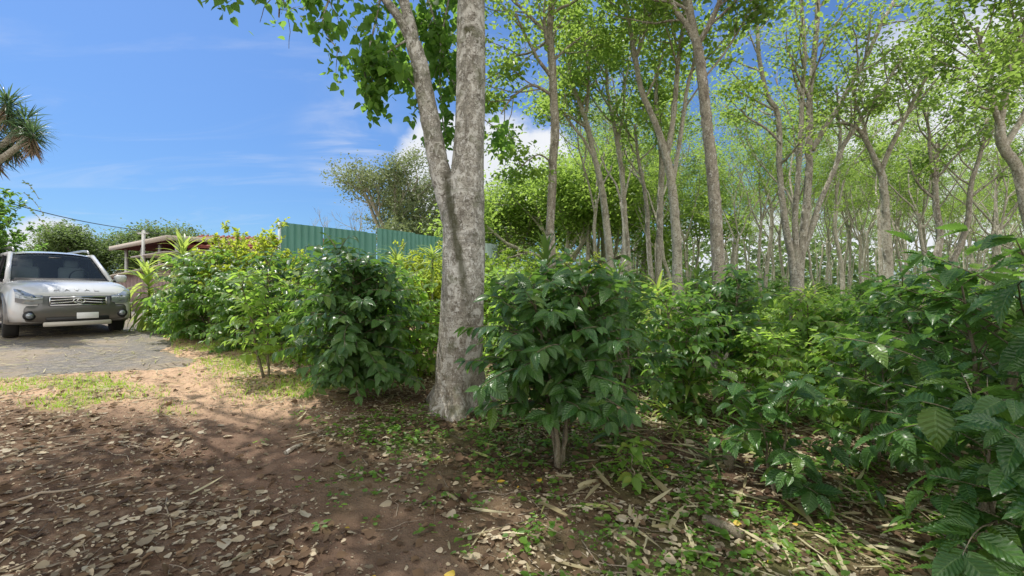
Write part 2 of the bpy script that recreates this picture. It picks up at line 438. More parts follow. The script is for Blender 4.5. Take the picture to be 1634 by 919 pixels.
# ------------------------------------------------------------------ world, sun, camera
SUN_EL, SUN_AZ = R(65), R(-60)      # azimuth measured from +Y towards +X
w = bpy.data.worlds.new('World'); SC.world = w; w.use_nodes = True
nt = w.node_tree; nt.nodes.clear(); N = NT(nt)
sky = N.n('ShaderNodeTexSky', sky_type='NISHITA'); sky.sun_disc = False
sky.sun_elevation = SUN_EL; sky.sun_rotation = SUN_AZ; sky.air_density = 1.0; sky.dust_density = .6; sky.ozone_density = 1.6
SKY_S = .14
tc = N.n('ShaderNodeTexCoord').outputs['Generated']
nv = N.n('ShaderNodeVectorMath', operation='NORMALIZE'); N.l(tc, nv.inputs[0]); D = nv.outputs[0]
sp = N.n('ShaderNodeSeparateXYZ'); N.l(D, sp.inputs[0])
def cdir(px, py):
    v = np.array([(px - 817) / F, 1, (460 - py) / F]); return v / np.linalg.norm(v)
blobs = [((805, 268), .17, 1.), ((735, 250), .13, .9), ((855, 300), .10, .8), ((672, 262), .09, .85), ((700, 285), .13, 1.), ((715, 235), .12, 1.), ((845, 270), .14, 1.),
         ((1500, 190), .24, .95), ((1600, 130), .20, .9), ((1430, 300), .18, .8), ((1570, 330), .30, .9), ((1250, 420), .22, .8),
         ((1100, 440), .22, .8), ((1000, 470), .14, .5), ((85, 388), .07, .9), ((45, 400), .06, .8), ((1400, 470), .30, .8), ((1200, 480), .2, .8)]
tot = None
for (px, py), r, a in blobs:
    c = cdir(px, py)
    dn = N.n('ShaderNodeVectorMath', operation='DISTANCE'); N.l(D, dn.inputs[0]); dn.inputs[1].default_value = tuple(c)
    q = N.math('MULTIPLY', N.math('SUBTRACT', 1.0, N.math('DIVIDE', dn.outputs['Value'], r)), a, clamp=True)
    tot = q if tot is None else N.math('MAXIMUM', tot, q)
# unseen clouds added behind the camera to brighten the shade, noise on a plane
inv = N.math('DIVIDE', 1.0, N.math('MAXIMUM', N.math('ADD', sp.outputs[2], .12), .05))
pl = N.n('ShaderNodeVectorMath', operation='SCALE'); N.l(D, pl.inputs[0]); N.l(inv, pl.inputs[3])
nz = N.noise(N.mapping(D, (1, 1, 1.9)), 5.5, 8, .62, .35)
dens = N.smooth(N.math('ADD', N.math('MULTIPLY', tot, .85), N.math('MULTIPLY', nz, .72)), .56, .80)
behind = N.math('MULTIPLY', N.smooth(N.noise(pl.outputs[0], .9, 6, .6), .34, .52), N.smooth(N.math('MULTIPLY', sp.outputs[1], -1.), -.15, .25))
dens = N.math('MAXIMUM', dens, behind)
ci = N.noise(N.mapping(pl.outputs[0], (.55, 1.7, 1.)), 1.5, 7, .6, 1.2)
cir = N.math('MULTIPLY', N.smooth(ci, .50, .78), .20)
c2 = cdir(570, 240); dn = N.n('ShaderNodeVectorMath', operation='DISTANCE'); N.l(D, dn.inputs[0]); dn.inputs[1].default_value = tuple(c2)
cc = N.math('MULTIPLY', N.math('SUBTRACT', 1.0, N.smooth(dn.outputs['Value'], .02, .16)), N.smooth(ci, .42, .70))
cir = N.math('MAXIMUM', cir, N.math('MULTIPLY', cc, .5))
dens = N.math('MAXIMUM', dens, cir)
shade = N.noise(D, 9, 5, .6)
ccol = N.mix(shade, (.70, .76, .86), (1.02, 1.02, 1.03))
skc = N.n('ShaderNodeVectorMath', operation='SCALE'); N.l(sky.outputs[0], skc.inputs[0]); skc.inputs[3].default_value = SKY_S
hs = N.mix(1., skc.outputs[0], N.mix(N.smooth(sp.outputs[2], .02, .50), (.45, .66, .90), (.61, .84, 1.13)), 'MULTIPLY')
ccol = N.mix(N.math('MULTIPLY', N.smooth(N.math('MULTIPLY', sp.outputs[1], -1.), -.25, .3), 1.), ccol, (2.0, 1.92, 1.8))  # added clouds behind the camera set extra bright as fill light
fin = N.mix(dens, hs, ccol)
bg = N.n('ShaderNodeBackground'); N.l(fin, bg.inputs[0]); bg.inputs[1].default_value = 1.0
ow = N.n('ShaderNodeOutputWorld'); N.l(bg.outputs[0], ow.inputs[0])

ld = bpy.data.lights.new('sun', 'SUN'); ld.energy = 5.0; ld.angle = R(.53); ld.color = (1, .955, .87)
lo = bpy.data.objects.new('sun', ld); COL.objects.link(lo)
sd = np.array([math.sin(SUN_AZ) * math.cos(SUN_EL), math.cos(SUN_AZ) * math.cos(SUN_EL), math.sin(SUN_EL)])
from mathutils import Vector
lo.rotation_euler = Vector(-sd).to_track_quat('-Z', 'Y').to_euler(); lo.location = (0, 0, 30)

cd = bpy.data.cameras.new('camera'); cam = bpy.data.objects.new('camera', cd); COL.objects.link(cam); SC.camera = cam
cam.location = (0, 0, CAMH); cam.rotation_euler = (R(90), 0, 0)
cd.sensor_width = 36; cd.lens = 36 * F / 1634; cd.clip_start = .05; cd.clip_end = 4000
SC.view_settings.view_transform = 'Standard'; SC.view_settings.look = 'None'; SC.view_settings.exposure = 0
SC.render.engine = 'CYCLES'
cy = SC.cycles
cy.use_denoising = True; cy.max_bounces = 8; cy.diffuse_bounces = 5; cy.glossy_bounces = 2; cy.transmission_bounces = 4; cy.transparent_max_bounces = 6
cy.sample_clamp_indirect = 4.; cy.caustics_reflective = False; cy.caustics_refractive = False
try: cy.denoiser = 'OPENIMAGEDENOISE'
except Exception: pass

# ------------------------------------------------------------------ ground sheet
def axis(a, b, fine0, fine1, s, grow=1.09, far=900):
    xs = list(np.arange(fine0, fine1, s)); st = s; x = xs[-1]
    while x < b: st *= grow; x += st; xs.append(x)
    st = s; x = fine0; pre = []
    while x > a: st *= grow; x -= st; pre.append(x)
    return np.array(pre[::-1] + xs)
gx = axis(-700, 700, -7.5, 6.5, .05); gy = axis(-60, 900, .8, 8.5, .045)
GX, GY = np.meshgrid(gx, gy, indexing='ij')
GZ = gz0(GX, GY) + micro(GX, GY)
nx, ny = GX.shape
i, j = np.meshgrid(np.arange(nx - 1), np.arange(ny - 1), indexing='ij'); a = i * ny + j
g = MB(); g.add(np.stack([GX, GY, GZ], -1).reshape(-1, 3), np.stack([a, a + ny, a + ny + 1, a + 1], -1).reshape(-1, 4))
gme = g.mesh('ground')
def grassmask(x, y):
    """where thin lawn grows (left, sunny)"""
    rd = -poly_sd(x, y, ROAD)
    strip = np.clip(1 - np.abs(rd - .9) / 1.3, 0, 1) * np.clip((y - 5.8) / 1.0, 0, 1)
    p1 = np.exp(-(((x + 4.6) / 1.3) ** 2 + ((y - 5.2) / .65) ** 2))
    p2 = np.exp(-(((x + 3.2) / .5) ** 2 + ((y - 4.35) / .28) ** 2)) * 1.1
    p3 = .9 * np.exp(-(((x + 2.7) / .8) ** 2 + ((y - 5.6) / .5) ** 2)) * .8
    far = np.clip((y - 8) / 3, 0, 1) * np.clip(1 - (x + 6) / 3, 0, 1)
    n = fbm(x * 1.5, y * 1.5, 21, 3)
    return np.clip(np.maximum.reduce([strip, p1, p2, p3, far * .8]) * 2.0 * np.clip(n * 5.0 - 2.1, 0, 1.3) * np.clip(seg_dist(x, y, TRACK) / .8 - .15, 0, 1), 0, 1) * (poly_sd(x, y, ROAD) < .05)
def greenmask(x, y):
    """low weeds in the plantation"""
    n = fbm(x * 1.1 + 3, y * 1.1, 31, 3)
    reg = np.clip((x + .15 * y + .6) / 1.2, 0, 1) * np.clip((y - 1.6) / .6, 0, 1)
    p = np.exp(-(((x + 1.1) / .55) ** 2 + ((y - 3.9) / .8) ** 2)) * 1.3
    p4 = np.exp(-(((x - 1.9) / 1.1) ** 2 + ((y - 2.45) / .4) ** 2)) * 1.0
    hole = np.exp(-(((x - .35) / .7) ** 2 + ((y - 3.0) / .75) ** 2))
    return np.clip((np.maximum(reg * .85, np.maximum(p, p4)) - .75 * hole) * np.clip(n * 4.2 - 1.55, 0, 1.2), 0, 1)
for nm, fn in (('grass', grassmask), ('green', greenmask), ('track', lambda x, y: np.clip(1.25 - seg_dist(x, y, TRACK) / .9, 0, 1))):
    at = gme.attributes.new(nm, 'FLOAT', 'POINT'); at.data.foreach_set('value', fn(GX, GY).ravel().astype(float))
m, nt = newmat('soil'); N = NT(nt)
pos = N.n('ShaderNodeNewGeometry').outputs['Position']
n1 = N.noise(pos, 1.4, 5, .6); n2 = N.noise(pos, 14, 6, .7); n3 = N.noise(pos, 70, 5, .7)
col = N.ramp(n2, [(.28, (.085, .054, .035)), (.5, (.175, .115, .076)), (.75, (.31, .230, .160))])
tr_ = N.n('ShaderNodeAttribute', attribute_name='track').outputs['Fac']
col = N.mix(N.math('MULTIPLY', tr_, .55), col, (.25, .165, .120))
col = N.mix(N.math('MULTIPLY', N.smooth(n1, .40, .66), .55), col, (.10, .060, .042))
# pale crumbs / fragments of litter
vo = N.n('ShaderNodeTexVoronoi'); vo.inputs['Scale'].default_value = 38; N.l(pos, vo.inputs['Vector']); vo.inputs['Randomness'].default_value = 1
cs = N.n('ShaderNodeSeparateColor'); N.l(vo.outputs['Color'], cs.inputs[0])
cr = N.math('MULTIPLY', N.math('MULTIPLY', N.math('SUBTRACT', 1.0, N.smooth(vo.outputs['Distance'], .22, .38)), N.smooth(cs.outputs[0], .72, .8)), N.smooth(n1, .35, .6))
col = N.mix(N.math('MULTIPLY', cr, .8), col, N.mix(cs.outputs[1], (.30, .23, .16), (.42, .36, .26)))
gr = N.n('ShaderNodeAttribute', attribute_name='grass').outputs['Fac']
col = N.mix(N.math('MULTIPLY', gr, .7), col, N.mix(n2, (.15, .18, .04), (.30, .27, .10)))
ge = N.n('ShaderNodeAttribute', attribute_name='green').outputs['Fac']
col = N.mix(N.math('MULTIPLY', ge, .6), col, (.085, .12, .030))
sy = N.n('ShaderNodeSeparateXYZ'); N.l(pos, sy.inputs[0])
sunlit_ = N.math('MULTIPLY', N.smooth(sy.outputs[1], 4.0, 5.0), N.math('SUBTRACT', 1.0, N.smooth(sy.outputs[0], -2.6, -1.4)))  # sunshine on the left strip painted into the soil as paler tan
col = N.mix(N.math('MULTIPLY', N.math('MULTIPLY', sunlit_, .95), N.smooth(N.noise(pos, 5.5, 5, .7), .25, .52)), col, (.66, .45, .30))
farf = N.math('MULTIPLY', N.smooth(sy.outputs[1], 8, 16), .8)
col = N.mix(farf, col, N.ramp(N.noise(pos, .8, 6, .7), [(.35, (.05, .10, .02)), (.5, (.12, .17, .035)), (.65, (.26, .24, .13))]))
col = N.mix(N.math('MULTIPLY', n3, .25), col, (.06, .035, .022))
p = N.n('ShaderNodeBsdfPrincipled'); N.l(col, p.inputs['Base Color']); p.inputs['Roughness'].default_value = .95; p.inputs['Specular IOR Level'].default_value = .1
N.l(N.bump(N.math('ADD', N.math('ADD', n2, N.math('MULTIPLY', n3, .5)), N.math('MULTIPLY', cr, .5)), .9, .03), p.inputs['Normal'])
o_ = N.n('ShaderNodeOutputMaterial'); N.l(p.outputs[0], o_.inputs[0])
go = obj('ground', gme, m); go['kind'] = 'structure'

# asphalt yard, its crumbling edge sinks into the soil
rx = np.arange(-30, -4.2, .12); ry = np.arange(3, 34, .12)
RX, RY = np.meshgrid(rx, ry, indexing='ij')
rsd = poly_sd(RX, RY, ROAD) + 1.5 * (fbm(RX * 1.3, RY * 1.3, 41, 4) - .5)
RZ = gz0(RX, RY) - .03 + np.clip(rsd * .12, -.12, .022) + .006 * (fbm(RX * 5, RY * 5, 4, 2) - .5)
n_, m_ = RX.shape; i, j = np.meshgrid(np.arange(n_ - 1), np.arange(m_ - 1), indexing='ij'); a = i * m_ + j
keep = (rsd[:-1, :-1] > -.3)
fq = np.stack([a, a + m_, a + m_ + 1, a + 1], -1)[keep]
used = np.unique(fq); remap = np.zeros(n_ * m_, int); remap[used] = np.arange(len(used))
g = MB(); g.add(np.stack([RX, RY, RZ], -1).reshape(-1, 3)[used], remap[fq])
m, nt = newmat('asphalt'); N = NT(nt); pos = N.n('ShaderNodeNewGeometry').outputs['Position']
n2 = N.noise(pos, 45, 5, .7); n1 = N.noise(pos, 1.2, 5, .6); n4 = N.noise(N.mapping(pos, (1, 1, 1)), 7, 6, .7)
col = N.ramp(n2, [(.35, (.085, .078, .070)), (.55, (.165, .15, .135)), (.7, (.36, .33, .28))])
col = N.mix(N.math('MULTIPLY', N.smooth(n1, .45, .7), .5), col, (.25, .19, .14))
col = N.mix(N.math('MULTIPLY', N.smooth(n4, .52, .66), .35), col, (.36, .31, .23))
col = N.mix(N.math('MULTIPLY', N.smooth(N.noise(pos, .55, 5, .7), .50, .62), .6), col, (.30, .235, .165))
p = N.n('ShaderNodeBsdfPrincipled'); N.l(col, p.inputs['Base Color']); p.inputs['Roughness'].default_value = .9
N.l(N.bump(n2, .7, .01), p.inputs['Normal']); o_ = N.n('ShaderNodeOutputMaterial'); N.l(p.outputs[0], o_.inputs[0])
ro = obj('road', g, m); ro['kind'] = 'structure'

# ------------------------------------------------------------------ coffee bushes
LEAF_HI = [leaf_grid(18, 4, .275, fold=.28, droop=dr, wave=.15, nw=8, twist=tw) for dr, tw in ((.16, .2), (.32, -.25), (.08, .1), (.5, -.1))]
LEAF_MD = [leaf_grid(5, 2, .28, fold=.3, droop=dr, twist=tw) for dr, tw in ((.16, .2), (.32, -.25), (.45, .1))]
LEAF_LO = [leaf_folded(.31, .30, .2), leaf_folded(.28, .2, .35)]
LEAF_SH = [leaf_folded(.27, .3, .15), leaf_folded(.30, .15, .3)]
HEART = heart_leaf()

YOUNG = []
def put_leaves(mb, tm, pos, d, n, L, rng, wv=None):
    pos = np.array(pos); d = np.array(d); n = np.array(n); L = np.array(L)
    if not len(pos): return
    k = rng.integers(0, len(tm), len(pos)); wv = rng.uniform(.85, 1.2, len(pos)) if wv is None else wv
    rr = rng.random(len(pos))
    for q in range(len(tm)):
        s = k == q
        scatter(mb, tm[q], pos[s], d[s], n[s], L[s], wv[s], rnd=rr[s])

def coffee(seed, H, Rad, stems, leafL, tm, low=.12, gap=.075, node=.055, lean=(0, 0), spread=.16, bare=.15, dense=1.):
    rng = np.random.default_rng(seed)
    wood = MB(); lv = MB(); P, Dd, Nn, LL = [], [], [], []
    for s in range(stems):
        az = rng.uniform(0, 2 * PI) if stems > 1 else 0; h = H * rng.uniform(.82, 1.) if s else H
        out = np.array([math.cos(az), math.sin(az), 0]) * (spread if stems > 1 else .03)
        n = 12; t = np.linspace(0, 1, n)
        wob = np.cumsum(rng.normal(0, .012, (n, 3)), 0)
        pts = np.array([0, 0, -.05]) + out * (.12 + t[:, None] ** 1.4 * H * 1.0) + UP * t[:, None] * (h + .05) + wob * np.array([1, 1, 0]) + np.array([lean[0], lean[1], 0]) * t[:, None] ** 1.5
        rad = .021 * (1 - t * .8) * (H / 1.5) ** .6 * rng.uniform(.8, 1.1)
        tube(wood, pts, rad, 7)
        ph = rng.uniform(0, PI)
        zz = low * h
        while zz < h:
            f = zz / h
            c = np.array([np.interp(f, t, pts[:, q]) for q in range(3)])
            prof = min(1., .55 + f * 1.6) * (1 - .62 * max(0, (f - .55) / .45) ** 1.7)
            for sd_ in (0, PI):
                if rng.random() > dense: continue
                a = ph + sd_ + rng.normal(0, .3)
                L = Rad * prof * rng.uniform(.6, 1.15)
                if L < .08: L = .08
                e = rng.uniform(.05, .45) + .5 * f
                d = np.array([math.cos(a) * math.cos(e), math.sin(a) * math.cos(e), math.sin(e)])
                k = max(3, int(L / node)); st = L / k; p = c.copy(); br = [p.copy()]
                sidep = rng.random() < .5
                for q in range(k):
                    d = nrm(d + np.array([0, 0, -.055 - .02 * (q > k * .5)]) + rng.normal(0, .04, 3)); p = p + d * st; br.append(p.copy())
                    u = (q + 1) / k
                    if u < bare + rng.uniform(-.1, .2) and L > .3: continue
                    side = nrm(np.cross(d, UP))
                    for sg in (-1, 1):
                        if rng.random() < .10: continue
                        last = q == k - 1
                        ld_ = nrm(d * (1.0 if last else .55) + side * sg * (.45 if last else .95) + np.array([0, 0, -.42]) + rng.normal(0, .33, 3))
                        P.append(p + ld_ * .012); Dd.append(ld_); Nn.append(UP + d * .45 + rng.normal(0, .28, 3)); LL.append(leafL * rng.uniform(.62, 1.15) * (.8 if last else 1))
                tube(wood, br, np.linspace(.0065, .0022, len(br)) * (H / 1.5) ** .5, 4, cap=False)
            ph += PI / 2 + rng.normal(0, .2)
            zz += gap * rng.uniform(.7, 1.3)
        # top rosette
        for q in range(6):
            a = rng.uniform(0, 2 * PI); ld_ = nrm([math.cos(a), math.sin(a), rng.uniform(-.2, .7)])
            P.append(pts[-1]); Dd.append(ld_); Nn.append(UP + rng.normal(0, .3, 3)); LL.append(leafL * rng.uniform(.5, .9))
    put_leaves(lv, tm, P, Dd, Nn, LL, rng)
    return wood, lv

def bush(label, px, d, H, Rad, stems, leafL, tm, mat, seed, group='coffee bushes of the plantation', dx=0, **k):
    x = (px - 817) / F * d
    t = thing('coffee_bush', label, 'coffee bush', (x, d, gz(x, d)), 0, group)
    wd, lf = coffee(seed, H, Rad, stems, leafL, tm, **k)
    obj('stem', wd, M['stem'], t); obj('foliage', lf, M[mat], t)
    return t

# near, individually built
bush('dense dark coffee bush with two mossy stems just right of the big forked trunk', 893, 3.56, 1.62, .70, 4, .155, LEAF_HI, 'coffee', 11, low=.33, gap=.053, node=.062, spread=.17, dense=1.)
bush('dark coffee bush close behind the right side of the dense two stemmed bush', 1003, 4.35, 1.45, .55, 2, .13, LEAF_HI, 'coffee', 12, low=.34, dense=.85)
bush('large leaved coffee bush filling the right edge of the view', 1565, 2.62, 1.72, .84, 3, .195, LEAF_HI, 'coffee', 13, low=.3, gap=.10, node=.088, spread=.14, dense=.88)
bush('nearest coffee bush with very big glossy leaves in the bottom right corner', 1650, 1.92, .98, .52, 2, .18, LEAF_HI, 'coffee', 14, low=.2, gap=.09, dense=.8)
bush('low sprawling coffee seedling with hanging leaves beside a stump', 1245, 3.15, .88, .50, 2, .15, LEAF_HI, 'coffee', 15, low=.22, gap=.085, dense=.75)
bush('young coffee shoot with bright leaves at foot of the two stemmed bush', 1012, 3.15, .34, .20, 1, .12, LEAF_HI, 'coffee_light', 16, low=.4, gap=.07)
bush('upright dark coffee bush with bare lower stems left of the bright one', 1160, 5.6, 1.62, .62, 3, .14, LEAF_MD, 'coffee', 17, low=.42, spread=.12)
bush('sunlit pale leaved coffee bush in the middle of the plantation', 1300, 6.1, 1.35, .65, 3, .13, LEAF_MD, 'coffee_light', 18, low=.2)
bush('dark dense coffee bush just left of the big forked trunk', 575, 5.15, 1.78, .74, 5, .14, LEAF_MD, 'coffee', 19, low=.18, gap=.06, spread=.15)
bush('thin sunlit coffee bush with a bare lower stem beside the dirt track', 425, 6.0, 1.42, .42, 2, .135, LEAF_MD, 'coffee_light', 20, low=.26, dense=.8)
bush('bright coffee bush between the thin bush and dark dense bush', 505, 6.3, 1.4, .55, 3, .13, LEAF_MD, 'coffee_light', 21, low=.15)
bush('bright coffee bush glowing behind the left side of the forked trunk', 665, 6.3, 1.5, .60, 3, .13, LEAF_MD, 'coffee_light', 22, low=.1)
bush('low small coffee plant between the seedling and the large leaved bush', 1395, 3.7, .95, .5, 2, .14, LEAF_HI, 'coffee', 23, low=.15, dense=.8)
bush('tall coffee bush behind the large leaved bush at right edge', 1500, 4.0, 1.5, .7, 3, .15, LEAF_MD, 'coffee', 24, low=.2)
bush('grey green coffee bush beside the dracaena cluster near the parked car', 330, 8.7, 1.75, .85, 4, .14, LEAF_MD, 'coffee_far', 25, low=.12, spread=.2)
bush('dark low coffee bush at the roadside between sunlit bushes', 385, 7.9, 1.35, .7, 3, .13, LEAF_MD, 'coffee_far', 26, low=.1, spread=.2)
# templates for the rest of the field
TB = []
for k, (mt, H, Rd) in enumerate((('coffee_far', 1.45, .62), ('coffee_light', 1.3, .6), ('coffee_far', 1.25, .7), ('coffee', 1.5, .6))):
    wd, lf = coffee(50 + k, H, Rd, 3, .14, LEAF_LO if k else LEAF_MD, low=.15, gap=.08, node=.065, spread=.16)
    t = thing('coffee_bush', 'x', 'coffee bush', (0, 0, 0), 0, 'coffee bushes of the plantation')
    obj('stem', wd, M['stem'], t); obj('foliage', lf, M[mt], t)
    TB.append(t)
tb_used = [False] * 4
def place_bush(k, x, y, rz, s, label, group='coffee bushes of the plantation'):
    loc = (x, y, gz(x, y) - .02)
    if not tb_used[k]:
        tb_used[k] = True; t = TB[k]; t.location = loc; t.rotation_euler = (0, 0, rz); t.scale = (s,) * 3; t['label'] = label; t['group'] = group
        return t
    return dup(TB[k], label, loc, rz, s, group)
mid = [(0, 1090, 5.1, .95, 'coffee bush right of the leafy rosette behind the two stemmed bush'),
       (1, 1225, 5.0, .75, 'light green low coffee bush in front of the sunlit pale one'),
       (2, 1380, 5.6, 1., 'broad coffee bush between the pale bush and large leaved bush'),
       (1, 1340, 4.7, .75, 'small bright coffee bush low between the seedling and pale bush'),
       (3, 960, 6.6, 1.05, 'coffee bush seen above the left shoulder of dark bush pair'),
       (1, 820, 6.9, 1.0, 'sunlit coffee bush just right of the big forked trunk'),
       (1, 785, 8.2, 1.15, 'second sunlit bush right behind the big forked trunk'),
       (0, 262, 9.5, .55, 'coffee bush at foot of the tall dracaenas near the car'),
       (1, 300, 9.0, .8, 'light coffee bush just right of the tall dracaenas'),
       (3, 455, 7.4, 1.1, 'dark coffee bush under the yellow hedge behind the thin bush'),
       (1, 610, 7.0, 1.0, 'light coffee bush poking above the dark dense bush'),
       (0, 350, 10.0, 1.1, 'coffee bush in the shade of the left yellow hedge'),
       (3, 1470, 5.2, 1.05, 'dark coffee bush behind right hand large leaved bush'),
       (0, 1600, 4.6, 1.1, 'dark coffee bush at the frame edge behind the large leaved one')]
rg = np.random.default_rng(5)
for k, px, d, s, lab in mid:
    place_bush(k, (px - 817) / F * d, d, rg.uniform(0, 6.28), s, lab)
n_field = 0
for y in np.arange(7.6, 34, 1.75):
    for x in np.arange(.3, y * 1.25, 1.45 + .03 * y):
        if y < 8 and x < 1.5: continue
        xx = x + rg.normal(0, .2); yy = y + rg.normal(0, .25)
        if rg.random() < .12: continue
        k = int(rg.choice([0, 1, 2, 3], p=[.3, .35, .25, .1]))
        place_bush(k, xx, yy, rg.uniform(0, 6.28), rg.uniform(.75, 1.08),
                   'small coffee bush in the rows receding under the shade trees', 'coffee bushes in the far rows under the trees')
        n_field += 1

# yellow-green flowering hedge shrubs at left, hedge behind trunk
def shrub(seed, H, Rx, Ry, n, L, upright=.6):
    rng = np.random.default_rng(seed); wood = MB(); lv = MB(); P, Dd, Nn, LL = [], [], [], []
    for s in range(n):
        a = rng.uniform(0, 2 * PI); rr = rng.uniform(.1, 1) ** .6
        end = np.array([math.cos(a) * Rx * rr, math.sin(a) * Ry * rr, H * (1 - .45 * rr ** 2) * rng.uniform(.55, 1.08)])
        base = end * np.array([.18, .18, 0]); t = np.linspace(0, 1, 9)[:, None]
        pts = base + (end - base) * np.concatenate([t ** 1.3, t ** 1.3, t ** .85], 1) + np.cumsum(rng.normal(0, .02, (9, 3)), 0)
        tube(wood, pts, np.linspace(.012, .003, 9), 4, cap=False)
        for q in range(3, 9):
            for b in range(3):
                d = nrm(rng.normal(0, 1, 3) + UP * upright + (pts[q] - pts[q - 1]) * 3); ln = rng.uniform(.10, .30); st = np.linspace(0, 1, 4)[:, None]
                sh = pts[q] + d * ln * st
                tube(wood, sh, .0025, 3, cap=False)
                for u in np.linspace(.25, 1, 6):
                    for _ in range(2):
                        P.append(pts[q] + d * ln * u); Dd.append(nrm(rng.normal(0, 1, 3) + d * .7)); Nn.append(UP + rng.normal(0, .5, 3)); LL.append(L * rng.uniform(.6, 1.2))
    put_leaves(lv, LEAF_LO, P, Dd, Nn, LL, rng)
    return wood, lv
hs_ = []
for k, (H, mt) in enumerate(((2.1, 'hedge'), (1.8, 'hedge_green'))):
    t = thing('flowering_shrub', 'x', 'shrub', (0, 0, 0), 0, 'yellow green hedge shrubs')
    wd, lf = shrub(70 + k, H, 1.0, .9, 62, .075)
    obj('branches', wd, M['twig'], t); obj('foliage', lf, M[mt], t); hs_.append(t)
hl = [(0, 392, 9.3, 1.14, 'tall yellow leaved shrub topping the roadside bushes below the red roof'),
      (0, 475, 8.8, .80, 'yellow leaved shrub in front of the left end of green metal fence'),
      (0, 408, 10.4, 1.0, 'yellow shrub at the back between the red roof and fence'),
      (0, 435, 9.8, 1.0, 'yellow shrub filling the gap between the two tall yellow shrubs'),
      (1, 560, 9.6, .84, 'lime shrub below the middle of the green metal fence'),
      (1, 640, 10., .92, 'green shrub below the step in the metal fence'),
      (0, 680, 9.2, .98, 'yellow green shrub with tall shoots left of the forked trunk'),
      (1, 800, 11.0, 1.1, 'lime shrub right of trunk below the end of fence'),
      (1, 850, 12.5, 1.2, 'green shrub under the pale round tree right of trunk'),
      (0, 930, 11.0, .95, 'rounded yellow shrub behind the spiky rosette above coffee bush'),
      (1, 760, 10.0, 1.0, 'green shrub hidden mostly behind the forked trunk'),
      (1, 510, 8.2, .72, 'small lime shrub between hedge and the dark dense bush')]
seen = [0, 0]
for k, px, d, s, lab in hl:
    x = (px - 817) / F * d; loc = (x, d, gz(x, d) - .03)
    if not seen[k]:
        seen[k] = 1; t = hs_[k]; t.location = loc; t.scale = (s,) * 3; t['label'] = lab
    else: dup(hs_[k], lab, loc, rg.uniform(0, 6.28), s)

# ------------------------------------------------------------------ dracaenas / yucca
def strap(nu=10, w=.055, droop=.5, fold=.35):
    u = np.linspace(0, 1, nu + 1); vv = np.array([-1, 0, 1.])
    U, V = np.meshgrid(u, vv, indexing='ij')
    prof = np.clip(np.minimum(.45 + U * 3, 1) * (1 - U ** 3.2), .02, 1)
    y = V * w * prof; z = np.abs(y) * fold - droop * U ** 2.1; x = U - .30 * droop * U ** 3
    P = np.stack([x, y, z], -1).reshape(-1, 3); i, j = np.meshgrid(np.arange(nu), np.arange(2), indexing='ij'); a = i * 3 + j
    return P, np.stack([a, a + 3, a + 4, a + 1], -1).reshape(-1, 4), np.stack([U.ravel(), V.ravel() * .5 + .5], -1)
STRAPS = [strap(droop=.35), strap(droop=.6), strap(droop=.85), strap(droop=.15)]
STIFF = [strap(6, .028, .05), strap(6, .028, .2), strap(8, .026, .6)]
def rosette(seed, h, n, L, tm, crown=.5, stem_r=.018, low_e=-.3, hi_e=1.3, lean=(0, 0), heads=None):
    rng = np.random.default_rng(seed); wood = MB(); lv = MB()
    t = np.linspace(0, 1, 6); pts = np.stack([lean[0] * t ** 2, lean[1] * t ** 2, -.05 + (h + .05) * t], -1)
    tube(wood, pts, np.linspace(stem_r * 1.2, stem_r * .8, 6), 8)
    P, Dd, Nn, LL = [], [], [], []
    for q in range(n):
        f = q / n; a = q * 2.39996 + rng.normal(0, .2); z = h - crown * (1 - f)
        e = low_e + (hi_e - low_e) * f ** 1.4 + rng.normal(0, .12)
        d = np.array([math.cos(a) * math.cos(e), math.sin(a) * math.cos(e), math.sin(e)])
        tt = max(z, 0) / h
        P.append([lean[0] * tt ** 2, lean[1] * tt ** 2, z]); Dd.append(d); Nn.append(UP * math.cos(e) - np.array([math.cos(a), math.sin(a), 0]) * math.sin(e) + rng.normal(0, .12, 3))
        LL.append(L * rng.uniform(.75, 1.1) * (1 - .25 * max(0, f - .8) / .2))
    put_leaves(lv, tm, P, Dd, Nn, LL, rng)
    return wood, lv
dr = [('spiky dark dracaena rosette rising above the dense two stemmed coffee bush', 872, 4.9, 1.80, 46, .46, 'strap', .45, (.0, 0)),
      ('tall dracaena with drooping strap leaves nearest the house roof', 290, 9.9, 1.85, 120, .72, 'strap_bright', 1.3, (.05, 0)),
      ('shorter dracaena with arching pale leaves beside the parked car', 240, 10.0, 1.42, 110, .70, 'strap_bright', 1.2, (-.08, 0)),
      ('cream and green leaved dracaena glowing between dark coffee bushes', 1048, 5.6, 1.45, 40, .42, 'strap_bright', .45, (0, 0)),
      ('dark spiky dracaena right behind the second dark coffee bush', 985, 6.2, 1.62, 36, .42, 'strap', .3, (0, 0)),
      ('spiky dracaena in front of the brown trunk base', 1112, 7.2, 1.62, 34, .42, 'strap', .3, (0, 0)),
      ('light rosette dracaena at foot of the fan of stems', 1290, 8.2, 1.35, 40, .45, 'strap_bright', .3, (0, 0)),
      ('small rosette plant with pale rim in the shade near bush stems', 1100, 5.0, .42, 30, .42, 'strap_bright', .3, (0, 0)),
      ('yellow green dracaena left of trunk under the metal fence', 632, 7.6, 1.75, 44, .42, 'strap_bright', .4, (0, 0)),
      ('thin leaved dracaena beside left edge of forked trunk', 690, 8.2, 1.85, 44, .42, 'strap_bright', .4, (0, 0))]
for k, (lab, px, d, h, n, L, mt, cr_, ln) in enumerate(dr):
    x = (px - 817) / F * d; t = thing('dracaena', lab, 'dracaena', (x, d, gz(x, d)), 0, 'dracaenas')
    wd, lf = rosette(90 + k, h, n, L, STRAPS, cr_, lean=ln, low_e=-.6 if cr_ > 1 else -.2)
    obj('stem', wd, M['greenstem'], t); obj('leaves', lf, M[mt], t)
